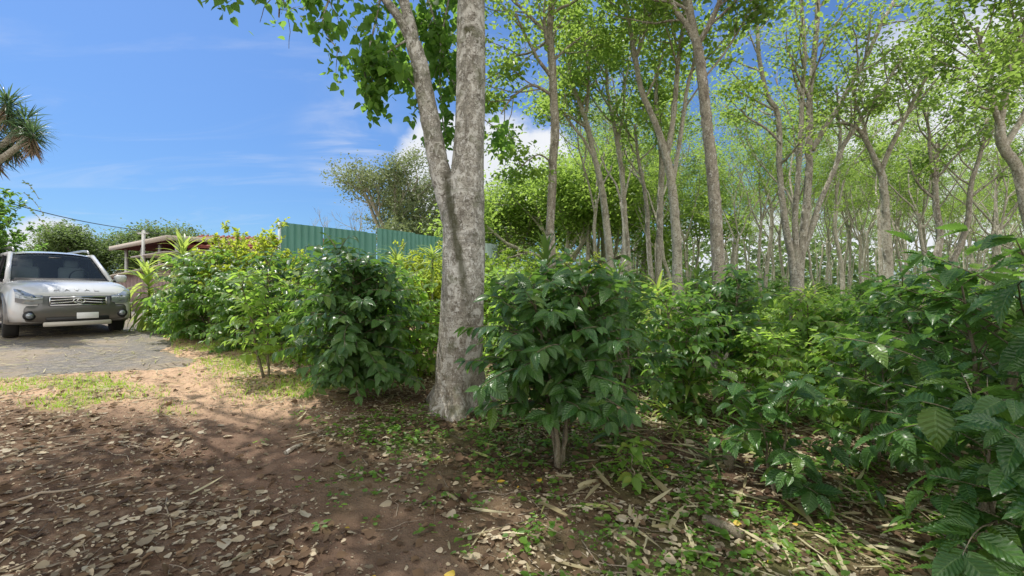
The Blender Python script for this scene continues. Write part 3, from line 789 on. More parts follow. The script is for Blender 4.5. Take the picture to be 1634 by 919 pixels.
# low dracaena clumps lying about on the plantation floor
cl = None
rgl = np.random.default_rng(77)
spots = []
for k in range(60):
    y = rgl.uniform(3.6, 9); x = rgl.uniform(.9, .25 + .62 * y)
    if all((x - a) ** 2 + (y - b) ** 2 > .25 for a, b in spots): spots.append((x, y))
for k, (x, y) in enumerate(spots[:26]):
    if k < 3:
        t = thing('ground_rosette', 'low rosette of arching strap leaves on the plantation floor', 'low plant', (x, y, gz(x, y)), 0, 'low strap leaved plants on the plantation floor')
        wd, lf = rosette(120 + k, .16, 18, .36, STRAPS, .14, hi_e=1.1)
        obj('stem', wd, M['greenstem'], t); obj('leaves', lf, M['strap' if k != 1 else 'strap_bright'], t)
        cl = (cl or []) + [t]
    else: dup(cl[k % 3], 'low rosette of arching strap leaves on the plantation floor', (x, y, gz(x, y)), rgl.uniform(0, 6), rgl.uniform(.7, 1.2))

# yucca at left edge: branch heads with dead skirts
d = 9.0
t = thing('yucca_tree', 'tall yucca with spiky heads and dead skirts at left edge', 'yucca tree', (-12.2, d, gz(-12.2, d)))
wood = MB(); heads = [(W(40, 197, d), .62), (W(12, 168, d), .6), (W(20, 225, d + .3), .6), (W(-25, 190, d), .65), (W(52, 215, d - .2), .52), (W(-10, 235, d), .6), (W(-70, 170, d + .4), .6)]
base = np.array([-12.2, d, gz(-12.2, d)])
trunk = np.array([[0, 0, -.1], [.05, 0, 1.2], [.0, .1, 2.4], [.15, 0, 3.3]]); tube(wood, trunk, [.22, .18, .15, .13], 10)
lv = MB(); dead = MB(); rng = np.random.default_rng(6)
for hp, L in heads:
    hp = hp - base; s0 = trunk[-1]; t3 = np.linspace(0, 1, 7)[:, None]
    bp = s0 + (hp - s0) * t3 + UP * (-.35 * np.sin(t3 * PI)); tube(wood, bp, np.linspace(.09, .05, 7), 7)
    P, Dd, Nn, LL = [], [], [], []; P2, D2, N2, L2 = [], [], [], []
    for q in range(150):
        v = nrm(rng.normal(0, 1, 3)); v[2] = v[2] * .9 + .15; v = nrm(v)
        P.append(hp + v * .05 + UP * rng.uniform(-.12, .12)); Dd.append(v); Nn.append(UP + rng.normal(0, .3, 3)); LL.append(L * rng.uniform(.5, .86))
    for q in range(90):
        a = rng.uniform(0, 6.28); v = nrm([math.cos(a) * .45, math.sin(a) * .45, -1]); P2.append(hp + UP * rng.uniform(-.25, 0)); D2.append(v); N2.append(rng.normal(0, 1, 3)); L2.append(L * rng.uniform(.5, .85))
    put_leaves(lv, STIFF, P, Dd, Nn, LL, rng); put_leaves(dead, STIFF, P2, D2, N2, L2, rng)
obj('trunk', wood, M['bark'], t); obj('leaf_heads', lv, M['yucca'], t); obj('dead_leaves', dead, M['deadskirt'], t)

# ------------------------------------------------------------------ trees
class Tree:
    def __init__(s, seed): s.rng = np.random.default_rng(seed); s.wood = MB(); s.tips = []
    def path(s, pts, r0, r1, sides=10, k=4, wob=.0):
        """smooth polyline tube through given points"""
        P = np.array(pts, float); n = len(P); t = np.arange(n)
        tt = np.linspace(0, n - 1, (n - 1) * k + 1)
        Q = np.zeros((len(tt), 3))
        for a in range(len(tt)):     # Catmull-Rom
            i = min(int(tt[a]), n - 2); u = tt[a] - i
            p0 = P[max(i - 1, 0)]; p1 = P[i]; p2 = P[i + 1]; p3 = P[min(i + 2, n - 1)]
            Q[a] = .5 * (2 * p1 + (p2 - p0) * u + (2 * p0 - 5 * p1 + 4 * p2 - p3) * u * u + (3 * p1 - p0 - 3 * p2 + p3) * u ** 3)
        if wob: Q[1:-1] += np.cumsum(s.rng.normal(0, wob, (len(Q) - 2, 3)), 0) * np.array([1, 1, 0]) * np.sin(np.linspace(0, PI, len(Q) - 2))[:, None]
        rr = np.linspace(0, 1, len(Q)); rad = r0 + (r1 - r0) * rr
        rad = rad * (1 + s.rng.normal(0, .03, len(rad)))
        tube(s.wood, Q, rad, sides)
        return Q, rad
    def grow(s, p, d, L, r, lvl, maxl, spread=.7, upb=.12, nch=5, k0=.35):
        rng = s.rng; n = 6; st = L / n; pts = [p.copy()]; dd = d.copy()
        for q in range(n):
            dd = nrm(dd + rng.normal(0, .13, 3) + UP * upb); p = p + dd * st; pts.append(p.copy())
        rad = np.linspace(r, r * .45, n + 1)
        tube(s.wood, pts, rad, 7 if r > .03 else (5 if r > .012 else 3), cap=False)
        pts = np.array(pts)
        if lvl >= maxl - 1:
            for q in range(3 if lvl == maxl - 1 else 2, n + 1): s.tips.append(pts[q])
        if lvl < maxl:
            for c in range(nch):
                f = k0 + (1 - k0) * (c + rng.random()) / nch; q = f * n; i = min(int(q), n - 1)
                pp = pts[i] + (pts[i + 1] - pts[i]) * (q - i)
                a = rng.uniform(0, 2 * PI); tang = nrm(pts[i + 1] - pts[i]); o = nrm(np.cross(tang, rng.normal(0, 1, 3)))
                sp_ = spread * rng.uniform(.7, 1.25); nd = nrm(tang * math.cos(sp_) + o * math.sin(sp_))
                s.grow(pp, nd, L * rng.uniform(.42, .68) * (1.15 - .4 * f), max(rad[i] * .55, .004), lvl + 1, maxl, spread, upb * .8, nch, .3)
    def spawn(s, Q, rad, t0, n, L, maxl=2, spread=.8, upb=.1, nch=3):
        rng = s.rng
        for c in range(n):
            f = t0 + (1 - t0) * (c + rng.random()) / n; i = min(int(f * (len(Q) - 1)), len(Q) - 2)
            tang = nrm(Q[i + 1] - Q[i]); o = nrm(np.cross(tang, rng.normal(0, 1, 3))); sp_ = spread * rng.uniform(.7, 1.3)
            s.grow(Q[i].copy(), nrm(tang * math.cos(sp_) + o * math.sin(sp_)), L * rng.uniform(.7, 1.2), max(rad[i] * .5, .012), 1, maxl, .75, upb, nch)
    def leaves(s, per, L, tm, sig=(.22, .22, .08), flat=.5, droop=.25, keep=None):
        rng = s.rng; T = np.array(s.tips)
        if keep is not None: T = T[keep(T)]
        n = len(T) * per; c = np.repeat(T, per, 0) + rng.normal(0, 1, (n, 3)) * np.array(sig)
        a = rng.uniform(0, 2 * PI, n); dd = np.stack([np.cos(a), np.sin(a), rng.normal(-droop, .3, n)], -1)
        nn = np.stack([rng.normal(0, flat, n), rng.normal(0, flat, n), np.ones(n)], -1)
        mb = MB(); put_leaves(mb, tm, c, dd, nn, L * rng.uniform(.6, 1.2, n), rng)
        return mb

def mirror_base(px, d):
    x = (px - 817) / F * d; return np.array([x, d, gz(x, d)])

# --- main forked tree
d = 5.0; B = mirror_base(731, d)
T = Tree(300); T2 = T
def Q_(px, py, dd=d): return W(px, py, dd) - B
trunk_pts = [B * 0 + [0, 0, -.15], Q_(731, 600), Q_(737, 500), Q_(740, 400), Q_(740, 330), Q_(746, 270), Q_(751, 180), Q_(752, 90), Q_(752, 0), Q_(755, -120), Q_(745, -260), Q_(752, -420)]
P = np.array(trunk_pts)
# finely sculpted trunk
nS = 44; tt = np.linspace(0, len(P) - 1, 150); Qp = np.zeros((150, 3))
for a in range(150):
    i = min(int(tt[a]), len(P) - 2); u = tt[a] - i; p0 = P[max(i - 1, 0)]; p1 = P[i]; p2 = P[i + 1]; p3 = P[min(i + 2, len(P) - 1)]
    Qp[a] = .5 * (2 * p1 + (p2 - p0) * u + (2 * p0 - 5 * p1 + 4 * p2 - p3) * u * u + (3 * p1 - p0 - 3 * p2 + p3) * u ** 3)
zz = Qp[:, 2]
rad = np.interp(zz, [-.15, .05, .25, .6, 1.2, 1.9, 2.35, 2.7, 3.1, 4.0, 5.5, 7.5], [.43, .37, .285, .258, .245, .235, .23, .185, .168, .165, .14, .09])
th = np.linspace(0, 2 * PI, nS, endpoint=False)
V = np.zeros((150, nS, 3))
for a in range(150):
    z = zz[a]
    lob = 1 + np.clip(.55 - z, 0, .7) * .85 * (np.sin(th * 3 + .6) * .45 + np.sin(th * 5 + 2.) * .35 + .1 * np.sin(th * 8)) + .018 * np.sin(th * 3 + z * 1.3) + .012 * np.sin(th * 7 - z * 2.1)
    nzv = (vnoise(th * 5.2, np.full(nS, z * 7), 3) - .5) * .03 + (vnoise(th * 14, np.full(nS, z * 20), 5) - .5) * .014
    rr = rad[a] * lob * (1 + nzv)
    V[a, :, 0] = Qp[a, 0] + rr * np.cos(th); V[a, :, 1] = Qp[a, 1] + rr * np.sin(th); V[a, :, 2] = Qp[a, 2]
i, j = np.meshgrid(np.arange(149), np.arange(nS), indexing='ij'); a0 = i * nS + j; a1 = i * nS + (j + 1) % nS
T.wood.add(V.reshape(-1, 3), np.stack([a0, a1, a1 + nS, a0 + nS], -1).reshape(-1, 4))
# left limb
Lq, Lr = T.path([Q_(728, 372), Q_(717, 330), Q_(706, 290), Q_(696, 245), Q_(688, 200), Q_(678, 150), Q_(670, 105), Q_(660, 72)], .135, .088, 20, 6)
T.path([Q_(662, 82), Q_(648, 50), Q_(632, 22), Q_(612, -5), Q_(585, -60), Q_(560, -160)], .062, .04, 14)
T.path([Q_(662, 82), Q_(655, 40), Q_(645, 5), Q_(636, -40), Q_(640, -130), Q_(620, -240)], .07, .045, 14)
tw = MB()
T.tips = []
# overhead crown (outside the frame above; shades the foreground)
for (bx, by, bz, dx_, dy_, dz_, L) in [(-.2, 0, 5.2, -.6, -.7, .55, 3.4), (0, 0, 5.6, .75, -.6, .5, 3.4), (0, 0, 6, -.1, -.9, .6, 3.6), (-1.3, 0, 4.9, -.9, -.3, .5, 3.6), (-1.0, 0, 5.4, -.9, .15, .5, 3.2),
                                      (0, 0, 6.2, .9, .0, .5, 3.2), (0, 0, 6.8, .2, .2, 1., 2.6), (-.9, 0, 4.8, -.5, -.9, .45, 3.6), (0, 0, 5.9, .5, -.9, .4, 3.6), (-1.2, 0, 5.3, -.95, -.6, .4, 3.8), (0, 0, 6.4, -.7, .1, .6, 2.6), (-1.5, 0, 5.6, -1., -.1, .30, 5.6), (-1.5, 0, 5.3, -.9, -.55, .30, 5.4), (-1.6, 0, 5.8, -1., .2, .35, 4.8)]:
    T.grow(np.array([bx, by, bz + .25], float), nrm([dx_, dy_, dz_]), L, .07, 0, 2, .7, .07, 6, .25)
def _thin(t):
    # unseen crown shaped for light
    k = (t[2] + B[2] - .7) / math.tan(SUN_EL); gxx = t[0] + B[0] - math.sin(SUN_AZ) * k; gyy = t[1] + B[1] - math.cos(SUN_AZ) * k
    if gxx < -.4 and gyy > 4.0 + .5 * math.sin(gxx * 1.7): return .03
    return .92 if gxx < -1.6 else (.6 if gxx < -.5 else (.16 if gyy > 2.2 else .35))
T.tips = [t for t in T.tips if T.rng.random() < _thin(t)]
crown_over = T.leaves(9, .125, [HEART], (.17, .17, .10), .5, .3)
# drooping sprays that hang into view
T.tips = []
def spray(pts, r=.016, nsub=9, L=.55):
    Q, rr = T.path([Q_(*p) for p in pts], r, r * .4, 6)
    rng = T.rng
    for c in range(nsub):
        f = .2 + .8 * (c + rng.random()) / nsub; i = min(int(f * (len(Q) - 1)), len(Q) - 2)
        dd = nrm(nrm(Q[i + 1] - Q[i]) * .5 + rng.normal(0, .6, 3) + [0, 0, -.25]); ln = L * rng.uniform(.5, 1.)
        p = Q[i].copy(); seg = [p.copy()]
        for q in range(5): dd = nrm(dd + rng.normal(0, .15, 3) + [0, 0, -.06]); p = p + dd * ln / 5; seg.append(p.copy()); T.tips.append(p.copy())
        tube(T.wood, seg, np.linspace(.006, .002, 6), 4, cap=False)
spray([(600, -150), (560, -70), (525, 0), (516, 45), (545, 85)], nsub=6, L=.32)
spray([(560, -130), (520, -50), (490, -10), (450, -5)], nsub=4, L=.3)
spray([(640, -90), (612, -20), (596, 50), (582, 105), (588, 150)], nsub=10, L=.42)
spray([(655, 60), (625, 80), (600, 95), (580, 110)], nsub=6, L=.35)
spray([(684, 170), (650, 125), (615, 110), (590, 130)], .012, nsub=7, L=.36)
spray([(650, -60, 5.3), (683, 0, 5.35), (700, 60, 5.4), (722, 130, 5.4), (765, 185, 5.5), (820, 222, 5.6)], nsub=13, L=.36)
spray([(735, -90, 5.35), (716, 0, 5.4), (702, 90, 5.4), (706, 190, 5.4), (716, 225, 5.4)], nsub=10, L=.32)
spray([(740, -60, 5.5), (700, -20, 5.5), (680, 30, 5.5), (640, 60, 5.5)], nsub=9, L=.4)
spray([(740, -10, 5.6), (705, 30, 5.6), (670, 90, 5.6), (640, 130, 5.6)], nsub=9, L=.4)
spray([(560, -200, 4.6), (480, -90, 4.4), (380, -30, 4.3), (350, -15, 4.3)], nsub=4, L=.3)
low = T.leaves(6, .098, [HEART], (.075, .075, .065), .6, .9)
mt = thing('forked_tree', 'big grey lichen covered tree with forked trunk in the centre foreground', 'tree', tuple(B))
obj('trunk', T.wood, M['bark_main'], mt)
obj('crown', crown_over, M['main'], mt); obj('hanging_leaves', low, M['main'], mt)

# --- hero trees of the grove
def hero(name, label, seed, d, trunk, limbs, mat, leafm, spawns, per=11, L=.115, tw_=2, flare=1.3, sig=(.17, .17, .06)):
    """trunk: list of (px,py,half width px); limbs: list of (path, r0px, r1px)"""
    b = mirror_base(trunk[0][0], d); T = Tree(seed); q = lambda p: W(p[0], p[1], p[2] if len(p) > 2 else d) - b
    pts = [np.array([0, 0, -.1])] + [W(p[0], p[1], d) - b for p in trunk[1:]]
    hw = [trunk[0][2] * flare * .8] + [p[2] * .8 for p in trunk[1:]]
    P = np.array(pts); n = len(P); k = 8; tt = np.linspace(0, n - 1, (n - 1) * k + 1); Q = np.zeros((len(tt), 3))
    for a in range(len(tt)):
        i = min(int(tt[a]), n - 2); u = tt[a] - i; p0 = P[max(i - 1, 0)]; p1 = P[i]; p2 = P[i + 1]; p3 = P[min(i + 2, n - 1)]
        Q[a] = .5 * (2 * p1 + (p2 - p0) * u + (2 * p0 - 5 * p1 + 4 * p2 - p3) * u * u + (3 * p1 - p0 - 3 * p2 + p3) * u ** 3)
    r = np.interp(tt, np.arange(n), np.array(hw) / F * d)
    z = Q[:, 2]; r = r * (1 + .4 * np.clip(.35 - z, 0, .35)) * (1 + T.rng.normal(0, .018, len(r)))
    Q[2:-2, :2] += T.rng.normal(0, .004, (len(Q) - 4, 2))
    tube(T.wood, Q, r, 14)
    out = {'trunk': (Q, r)}
    for nm, pth, a0, a1 in limbs:
        dpt = T.rng.normal(0, .35)
        pp = [q(p) + np.array([0, dpt * (i_ / len(pth)), 0]) for i_, p in enumerate(pth)]
        out[nm] = T.path(pp, a0 / F * d, a1 / F * d, 8, 5, .006)
    for nm, t0, nn, LL in spawns:
        Qx, rx_ = out[nm]; T.spawn(Qx, rx_, t0, nn, LL, tw_)
    lv = T.leaves(int(per * .95), L * .92, LEAF_SH, sig)
    t = thing(name, label, 'tree', tuple(b), 0, 'shade trees of the coffee grove')
    obj('trunk', T.wood, M[mat], t); obj('crown', lv, M[leafm], t)
    return t

hero('shade_tree', 'slender trunk with a knot hole rising behind the spiky rosette', 401, 8.5,
     [(878, 470, 10), (879, 400, 9), (878, 365, 8.5), (881, 300, 8.5), (882, 261, 8.5), (886, 209, 9), (883, 150, 8), (881, 104, 8), (877, 50, 7), (881, 0, 7), (884, -120, 6), (876, -260, 4)],
     [('a', [(884, 155), (850, 140), (820, 160), (800, 190)], 3, 1), ('b', [(878, 60), (840, 20), (810, -10), (780, -30)], 3.5, 1.2),
      ('c', [(882, 0), (920, -40), (960, -60)], 4, 2), ('e', [(880, 260), (860, 250), (840, 262), (825, 280)], 1.6, .8),
      ('f', [(881, 100), (910, 70), (950, 40)], 2.5, 1), ('g', [(880, 60), (850, 80), (815, 90), (795, 120)], 2.5, 1)],
     'bark_warm', 'shade_a', [('trunk', .55, 8, 1.5), ('a', .2, 6, 1.), ('b', .1, 8, 1.2), ('c', .1, 6, 1.2), ('e', .5, 3, .4), ('f', .2, 5, 1.), ('g', .2, 6, 1.)], per=9, L=.11)
hero('shade_tree', 'tall brown scaly trunk with white lichen specks forking at the top', 402, 7.4,
     [(1148, 470, 14), (1147, 455, 13), (1144, 380, 12), (1140, 313, 11.5), (1134, 250, 11), (1129, 209, 10.5), (1123, 150, 10), (1118, 104, 9.5), (1111, 63, 9)],
     [('a', [(1112, 75), (1098, 40), (1078, 10), (1060, -30), (1030, -120)], 5, 3), ('b', [(1111, 70), (1106, 35), (1104, 0), (1108, -60), (1100, -180)], 6.5, 3.5),
      ('c', [(1113, 72), (1128, 45), (1136, 18), (1142, -20), (1165, -110)], 5, 3), ('e', [(1120, 130), (1150, 90), (1175, 50), (1190, 0)], 2, 1)],
     'bark_warm', 'shade_b', [('a', .2, 6, 1.3), ('b', .25, 6, 1.3), ('c', .2, 6, 1.3), ('e', .4, 4, .6)], per=9, L=.115)
hero('shade_tree', 'pale speckled trunk splitting left just left of the brown scaly trunk', 403, 8.8,
     [(1082, 470, 11), (1081, 420, 9.5), (1077, 350, 9), (1074, 313, 8.5), (1069, 275, 8), (1061, 243, 7.5), (1045, 195, 6), (1024, 146, 5.5), (1014, 95, 5), (1006, 50, 4.5), (995, -10, 4), (985, -120, 3)],
     [('a', [(1064, 250), (1070, 200), (1072, 157), (1073, 110), (1076, 68), (1080, 0), (1085, -80)], 4.5, 2.5),
      ('b', [(1074, 290), (1080, 235), (1087, 157), (1096, 120), (1110, 90)], 4, 2), ('c', [(1014, 95), (1030, 50), (1040, 10), (1046, -50)], 3, 2),
      ('e', [(1087, 180), (1105, 155), (1118, 130)], 2, 1)],
     'bark_pale', 'shade_a', [('trunk', .62, 9, 1.2), ('a', .4, 7, 1.1), ('b', .6, 4, .9), ('c', .3, 5, 1.)], per=10, L=.115)
hero('shade_tree', 'leaning pale trunk curving up to the left beyond the rosette', 404, 10.2,
     [(976, 470, 9), (973, 420, 7.5), (968, 360, 7), (962, 313, 6.5), (955, 275, 6), (948, 250, 5.5), (938, 205, 5), (926, 168, 4.5), (912, 130, 3.5), (905, 80, 3)],
     [('a', [(948, 252), (930, 225), (910, 200), (895, 180)], 3, 1.5), ('b', [(934, 190), (940, 140), (938, 90), (930, 40)], 3, 1.5)],
     'bark_pale', 'shade_a', [('trunk', .6, 8, 1.3), ('a', .4, 5, 1.1), ('b', .3, 7, 1.2)], per=10, L=.12)
hero('shade_tree', 'thin straight pale trunk right of the leaning one', 405, 11.0,
     [(1005, 470, 7), (1003, 430, 5.8), (998, 360, 5.4), (993, 287, 5), (987, 240, 4.6), (980, 198, 4.2), (971, 157, 3.6), (968, 110, 3), (972, 60, 2.5)],
     [('a', [(985, 230), (995, 180), (1000, 130), (1010, 80)], 2.6, 1.4), ('b', [(975, 175), (955, 140), (945, 100)], 2.2, 1.2)],
     'bark_pale', 'shade_b', [('trunk', .6, 7, 1.3), ('a', .4, 6, 1.2), ('b', .4, 5, 1.1)], per=10, L=.12)
hero('shade_tree', 'pair of close grey stems left of the splitting pale trunk', 406, 11.2,
     [(1050, 470, 8), (1051, 433, 6.6), (1053, 370, 6.2), (1054, 313, 6), (1056, 261, 5.5), (1052, 210, 4.5), (1046, 160, 3.8), (1050, 110, 3.2)],
     [('a', [(1040, 455), (1036, 400), (1034, 340), (1026, 290), (1018, 250), (1012, 200)], 4.5, 2.2), ('b', [(1056, 265), (1066, 220), (1075, 180), (1080, 140)], 2.6, 1.4)],
     'bark', 'shade_a', [('trunk', .6, 7, 1.2), ('a', .6, 6, 1.2), ('b', .4, 5, 1.1)], per=10, L=.12)
hero('shade_tree', 'broad fan of many grey stems rising from one base', 407, 9.4,
     [(1273, 470, 15), (1272, 455, 12.5), (1272, 435, 10.5), (1272, 410, 5)],
     [('a', [(1268, 448), (1264, 405), (1257, 365), (1250, 310), (1247, 261), (1247, 183), (1233, 146), (1222, 80), (1218, 10), (1200, -60)], 6, 2.4),
      ('b', [(1271, 440), (1270, 400), (1268, 350), (1276, 260), (1280, 157), (1284, 84), (1278, 0), (1285, -80)], 5, 2.4),
      ('c', [(1275, 448), (1279, 400), (1286, 355), (1292, 290), (1294, 235), (1298, 160), (1303, 104), (1309, 30), (1310, -60)], 7, 3.2),
      ('e', [(1296, 240), (1312, 210), (1332, 178), (1356, 135), (1374, 104), (1394, 60), (1410, 26), (1440, -30)], 4.5, 2.4),
      ('f', [(1277, 440), (1282, 400), (1294, 370), (1310, 320), (1326, 282), (1345, 235), (1363, 204), (1382, 172), (1406, 146), (1422, 120), (1442, 92)], 5, 1.8),
      ('g', [(1247, 230), (1222, 205), (1195, 190), (1180, 175)], 2.2, 1.), ('h', [(1326, 282), (1345, 230), (1348, 180), (1345, 130)], 2.4, 1.2)],
     'bark', 'shade_a', [('a', .45, 9, 1.1), ('b', .55, 7, 1.0), ('c', .55, 8, 1.1), ('e', .4, 8, 1.1), ('f', .5, 8, 1.0), ('g', .4, 4, .7), ('h', .4, 4, .9)], per=6, L=.10, flare=1.15, sig=(.15, .15, .05))
hero('shade_tree', 'stout pale trunk splitting into two spreading limbs right of the fan', 408, 9.6,
     [(1417, 470, 9), (1417, 430, 8), (1414, 365, 7.5), (1412, 320, 7), (1407, 280, 6.5), (1397, 258, 6)],
     [('a', [(1399, 262), (1388, 240), (1372, 214), (1350, 202), (1330, 200)], 4.5, 2), ('b', [(1404, 280), (1410, 240), (1424, 198), (1436, 160), (1452, 120)], 4, 2),
      ('c', [(1385, 236), (1380, 190), (1370, 150), (1372, 100)], 3, 1.5), ('e', [(1424, 198), (1450, 180), (1480, 140), (1500, 110)], 2.4, 1.2)],
     'bark_pale', 'shade_b', [('a', .4, 6, 1.1), ('b', .4, 6, 1.2), ('c', .3, 6, 1.1), ('e', .3, 6, 1.1)], per=6, L=.11)
hero('shade_tree', 'curving trunk at the right edge of the view with spreading limbs', 409, 7.8,
     [(1655, 470, 12), (1650, 400, 11), (1638, 334, 10), (1624, 271, 9), (1600, 232, 8.5), (1595, 190, 7)],
     [('a', [(1596, 200), (1594, 150), (1590, 110), (1600, 60), (1590, 0)], 4.5, 2.4), ('b', [(1598, 210), (1576, 160), (1565, 120), (1545, 95), (1530, 60)], 4, 2),
      ('c', [(1602, 235), (1640, 180), (1660, 130), (1680, 70)], 5, 3), ('e', [(1580, 175), (1550, 175), (1520, 160), (1500, 165)], 2, 1)],
     'bark_pale', 'shade_b', [('a', .3, 9, 1.3), ('b', .3, 8, 1.2), ('c', .3, 6, 1.4), ('e', .4, 5, .9)], per=9, L=.115)
hero('shade_tree', 'twisted pair of tan stems in front of the right hand trees', 410, 12.5,
     [(1496, 470, 8), (1493, 430, 6.5), (1500, 380, 6), (1494, 330, 5.5), (1492, 287, 5), (1496, 230, 4)],
     [('a', [(1500, 455), (1522, 400), (1532, 350), (1530, 300), (1540, 250), (1545, 200)], 4.6, 2.2), ('b', [(1493, 290), (1478, 250), (1470, 210), (1455, 180)], 2.8, 1.4)],
     'bark_warm', 'shade_b', [('trunk', .6, 6, 1.4), ('a', .55, 7, 1.4), ('b', .4, 6, 1.3)], per=9, L=.13)

# --- unique templates for the rest of the grove
def auto_tree(seed, H, r, lean, nl, leafm, per, L, spread=.42, fork=.50, mat='bark', lf=LEAF_SH, sig=(.19, .19, .06), nch=4):
    T = Tree(seed); rng = T.rng; fh = H * fork; n = 6; t = np.linspace(0, 1, n)
    px = np.stack([lean[0] * t ** 1.5 * fh + rng.normal(0, .05, n) * (t > 0), lean[1] * t ** 1.5 * fh + rng.normal(0, .05, n) * (t > 0), -.1 + (fh + .1) * t], -1)
    Q, rr = T.path(px, r, r * .72, 10, 4, .004)
    az0 = rng.uniform(0, 6.28)
    for k in range(nl):
        a = az0 + k * 2 * PI / nl + rng.normal(0, .3); e = spread * rng.uniform(.6, 1.3)
        d = nrm([math.cos(a) * math.sin(e), math.sin(a) * math.sin(e), math.cos(e)])
        T.grow(Q[-1 - (k % 3)].copy(), d, (H - fh) * rng.uniform(.75, 1.05), r * .5, 0, 2, .72, .10, nch, .35)
    lv = T.leaves(per, L, lf, sig)
    return T.wood, lv
specs = [(10.2, .10, (.08, 0), 3, 'shade_a', 9, .12, 'bark_pale'), (11.2, .11, (-.10, .05), 3, 'shade_b', 9, .12, 'bark'), (9.6, .08, (.14, 0), 2, 'shade_a', 10, .10, 'bark_pale'),
         (10.8, .10, (0, 0), 4, 'shade_b', 8, .12, 'bark'), (8.8, .075, (-.16, 0), 3, 'shade_a', 10, .12, 'bark_pale'), (9.8, .085, (.05, 0), 3, 'shade_a', 10, .12, 'bark_pale')]
TT = []
for k, (H, r, ln, nl, lm, per, L, bm) in enumerate(specs):
    wd, lv = auto_tree(500 + k, H, r, ln, nl, lm, int(per * 1.1), L * .95, mat=bm)
    t = thing('shade_tree', 'x', 'tree', (0, 0, 0), 0, 'shade trees of the coffee grove')
    obj('trunk', wd, M[bm], t); obj('crown', lv, M[lm], t); TT.append(t)
tt_used = [False] * len(TT)
def place_tree(k, x, y, rz, s, label, group):
    loc = (x, y, gz(x, y) - .05)
    if not tt_used[k]:
        tt_used[k] = True; t = TT[k]; t.location = loc; t.rotation_euler = (0, 0, rz); t.scale = (s,) * 3; t['label'] = label; t['group'] = group; return t
    return dup(TT[k], label, loc, rz, s, group)
rt = np.random.default_rng(42); pos_t = [((p - 817) / F * d_, d_) for p, d_ in ((878, 8.5), (1148, 7.4), (1082, 8.8), (976, 10.2), (1005, 11), (1050, 11.2), (1273, 9.4), (1417, 9.6), (1655, 7.8), (1496, 12.5))]
cnt = 0; tries = 0
far_lab = 'slim pale trunk with airy crown crowded deep in the coffee grove'
while cnt < 145 and tries < 6000:
    tries += 1
    y = rt.uniform(15, 50) if cnt > 40 else rt.uniform(15, 25); x = rt.uniform(.12 * y, 1.35 * y)
    md = 1.15 + .03 * y
    if any((x - a) ** 2 + (y - b) ** 2 < md ** 2 for a, b in pos_t): continue
    pos_t.append((x, y))
    place_tree(int(rt.integers(0, 6)), x, y, rt.uniform(0, 6.28), rt.uniform(.70, .95) if y < 26 else rt.uniform(.8, 1.1), far_lab, 'slim trees deep in the coffee grove'); cnt += 1

# --- trees beyond the fence and house
def bushy_tree(name, label, seed, px, d, H, r, fork, leafm, per, L, spread, sig, nl=5, s=1., mat='bark', grp='trees beyond the green fence', nch=5, lf=LEAF_SH):
    x = (px - 817) / F * d
    wd, lv = auto_tree(seed, H, r, (.03, 0), nl, leafm, per, L, spread, fork, mat, lf, sig, nch)
    t = thing(name, label, 'tree', (x, d, gz(x, d) - .1), 0, grp); obj('trunk', wd, M[mat], t); obj('crown', lv, M[leafm], t); return t
bushy_tree('spreading_tree', 'grey green umbrella shaped tree standing above the green metal fence', 601, 622, 26, 8.0, .28, .42, 'olive', 13, .15, .8, (.36, .36, .18), 7, mat='bark_pale')
bushy_tree('round_tree', 'olive leaved tree right of the umbrella shaped one behind fence', 602, 675, 25, 5.8, .2, .3, 'olive', 22, .16, .9, (.4, .4, .3), 5)
r1 = bushy_tree('round_tree', 'round bright green tree right of the forked trunk beyond shrubs', 603, 815, 23, 5.9, .2, .3, 'shade_a', 30, .15, .85, (.4, .4, .3), 6, mat='bark_pale')
bushy_tree('round_tree', 'dark green tree behind the round bright one', 604, 780, 31, 7.6, .25, .25, 'far', 26, .2, .9, (.5, .5, .35), 6)
bushy_tree('feathery_tree', 'leafy tree behind the house left of the utility pole', 605, 175, 31, 5.0, .2, .3, 'far', 26, .18, 1., (.5, .5, .25), 6)
dup(SC.objects['feathery_tree'], 'lower leafy tree between the parked car roof and house', (W(128, 460, 33)[0], 33, .5), 1.9, .86)
dup(SC.objects['feathery_tree'], 'leafy tree showing behind the red tiled roof', (W(262, 460, 36)[0], 36, .6), 4., 1.15)
dup(r1, 'dense green tree closing the gap at far left of the grove', (W(905, 460, 20)[0], 20, .6), 2., 1.05)
dup(r1, 'green tree filling the grove edge behind the leaning pale trunk', (W(960, 460, 25)[0], 25, .6), 4., 1.25)
# leafless twiggy tree by the fence
T = Tree(610); b = mirror_base(560, 20)
for k in range(5):
    a = rt.uniform(0, 6.28); T.grow(np.array([0, 0, 1.2]), nrm([math.cos(a) * .6 - .5, math.sin(a) * .4, .9]), 2.6, .05, 0, 3, .6, .05, 4, .3)
tube(T.wood, np.array([[0, 0, -.1], [0, 0, .7], [0, 0, 1.4]]), [.1, .08, .06], 8)
o = obj('bare_tree', T.wood, M['bark_pale'], None, tuple(b)); tag(o, 'leafless twiggy tree above the left part of metal fence', 'tree', 'trees beyond the green fence')
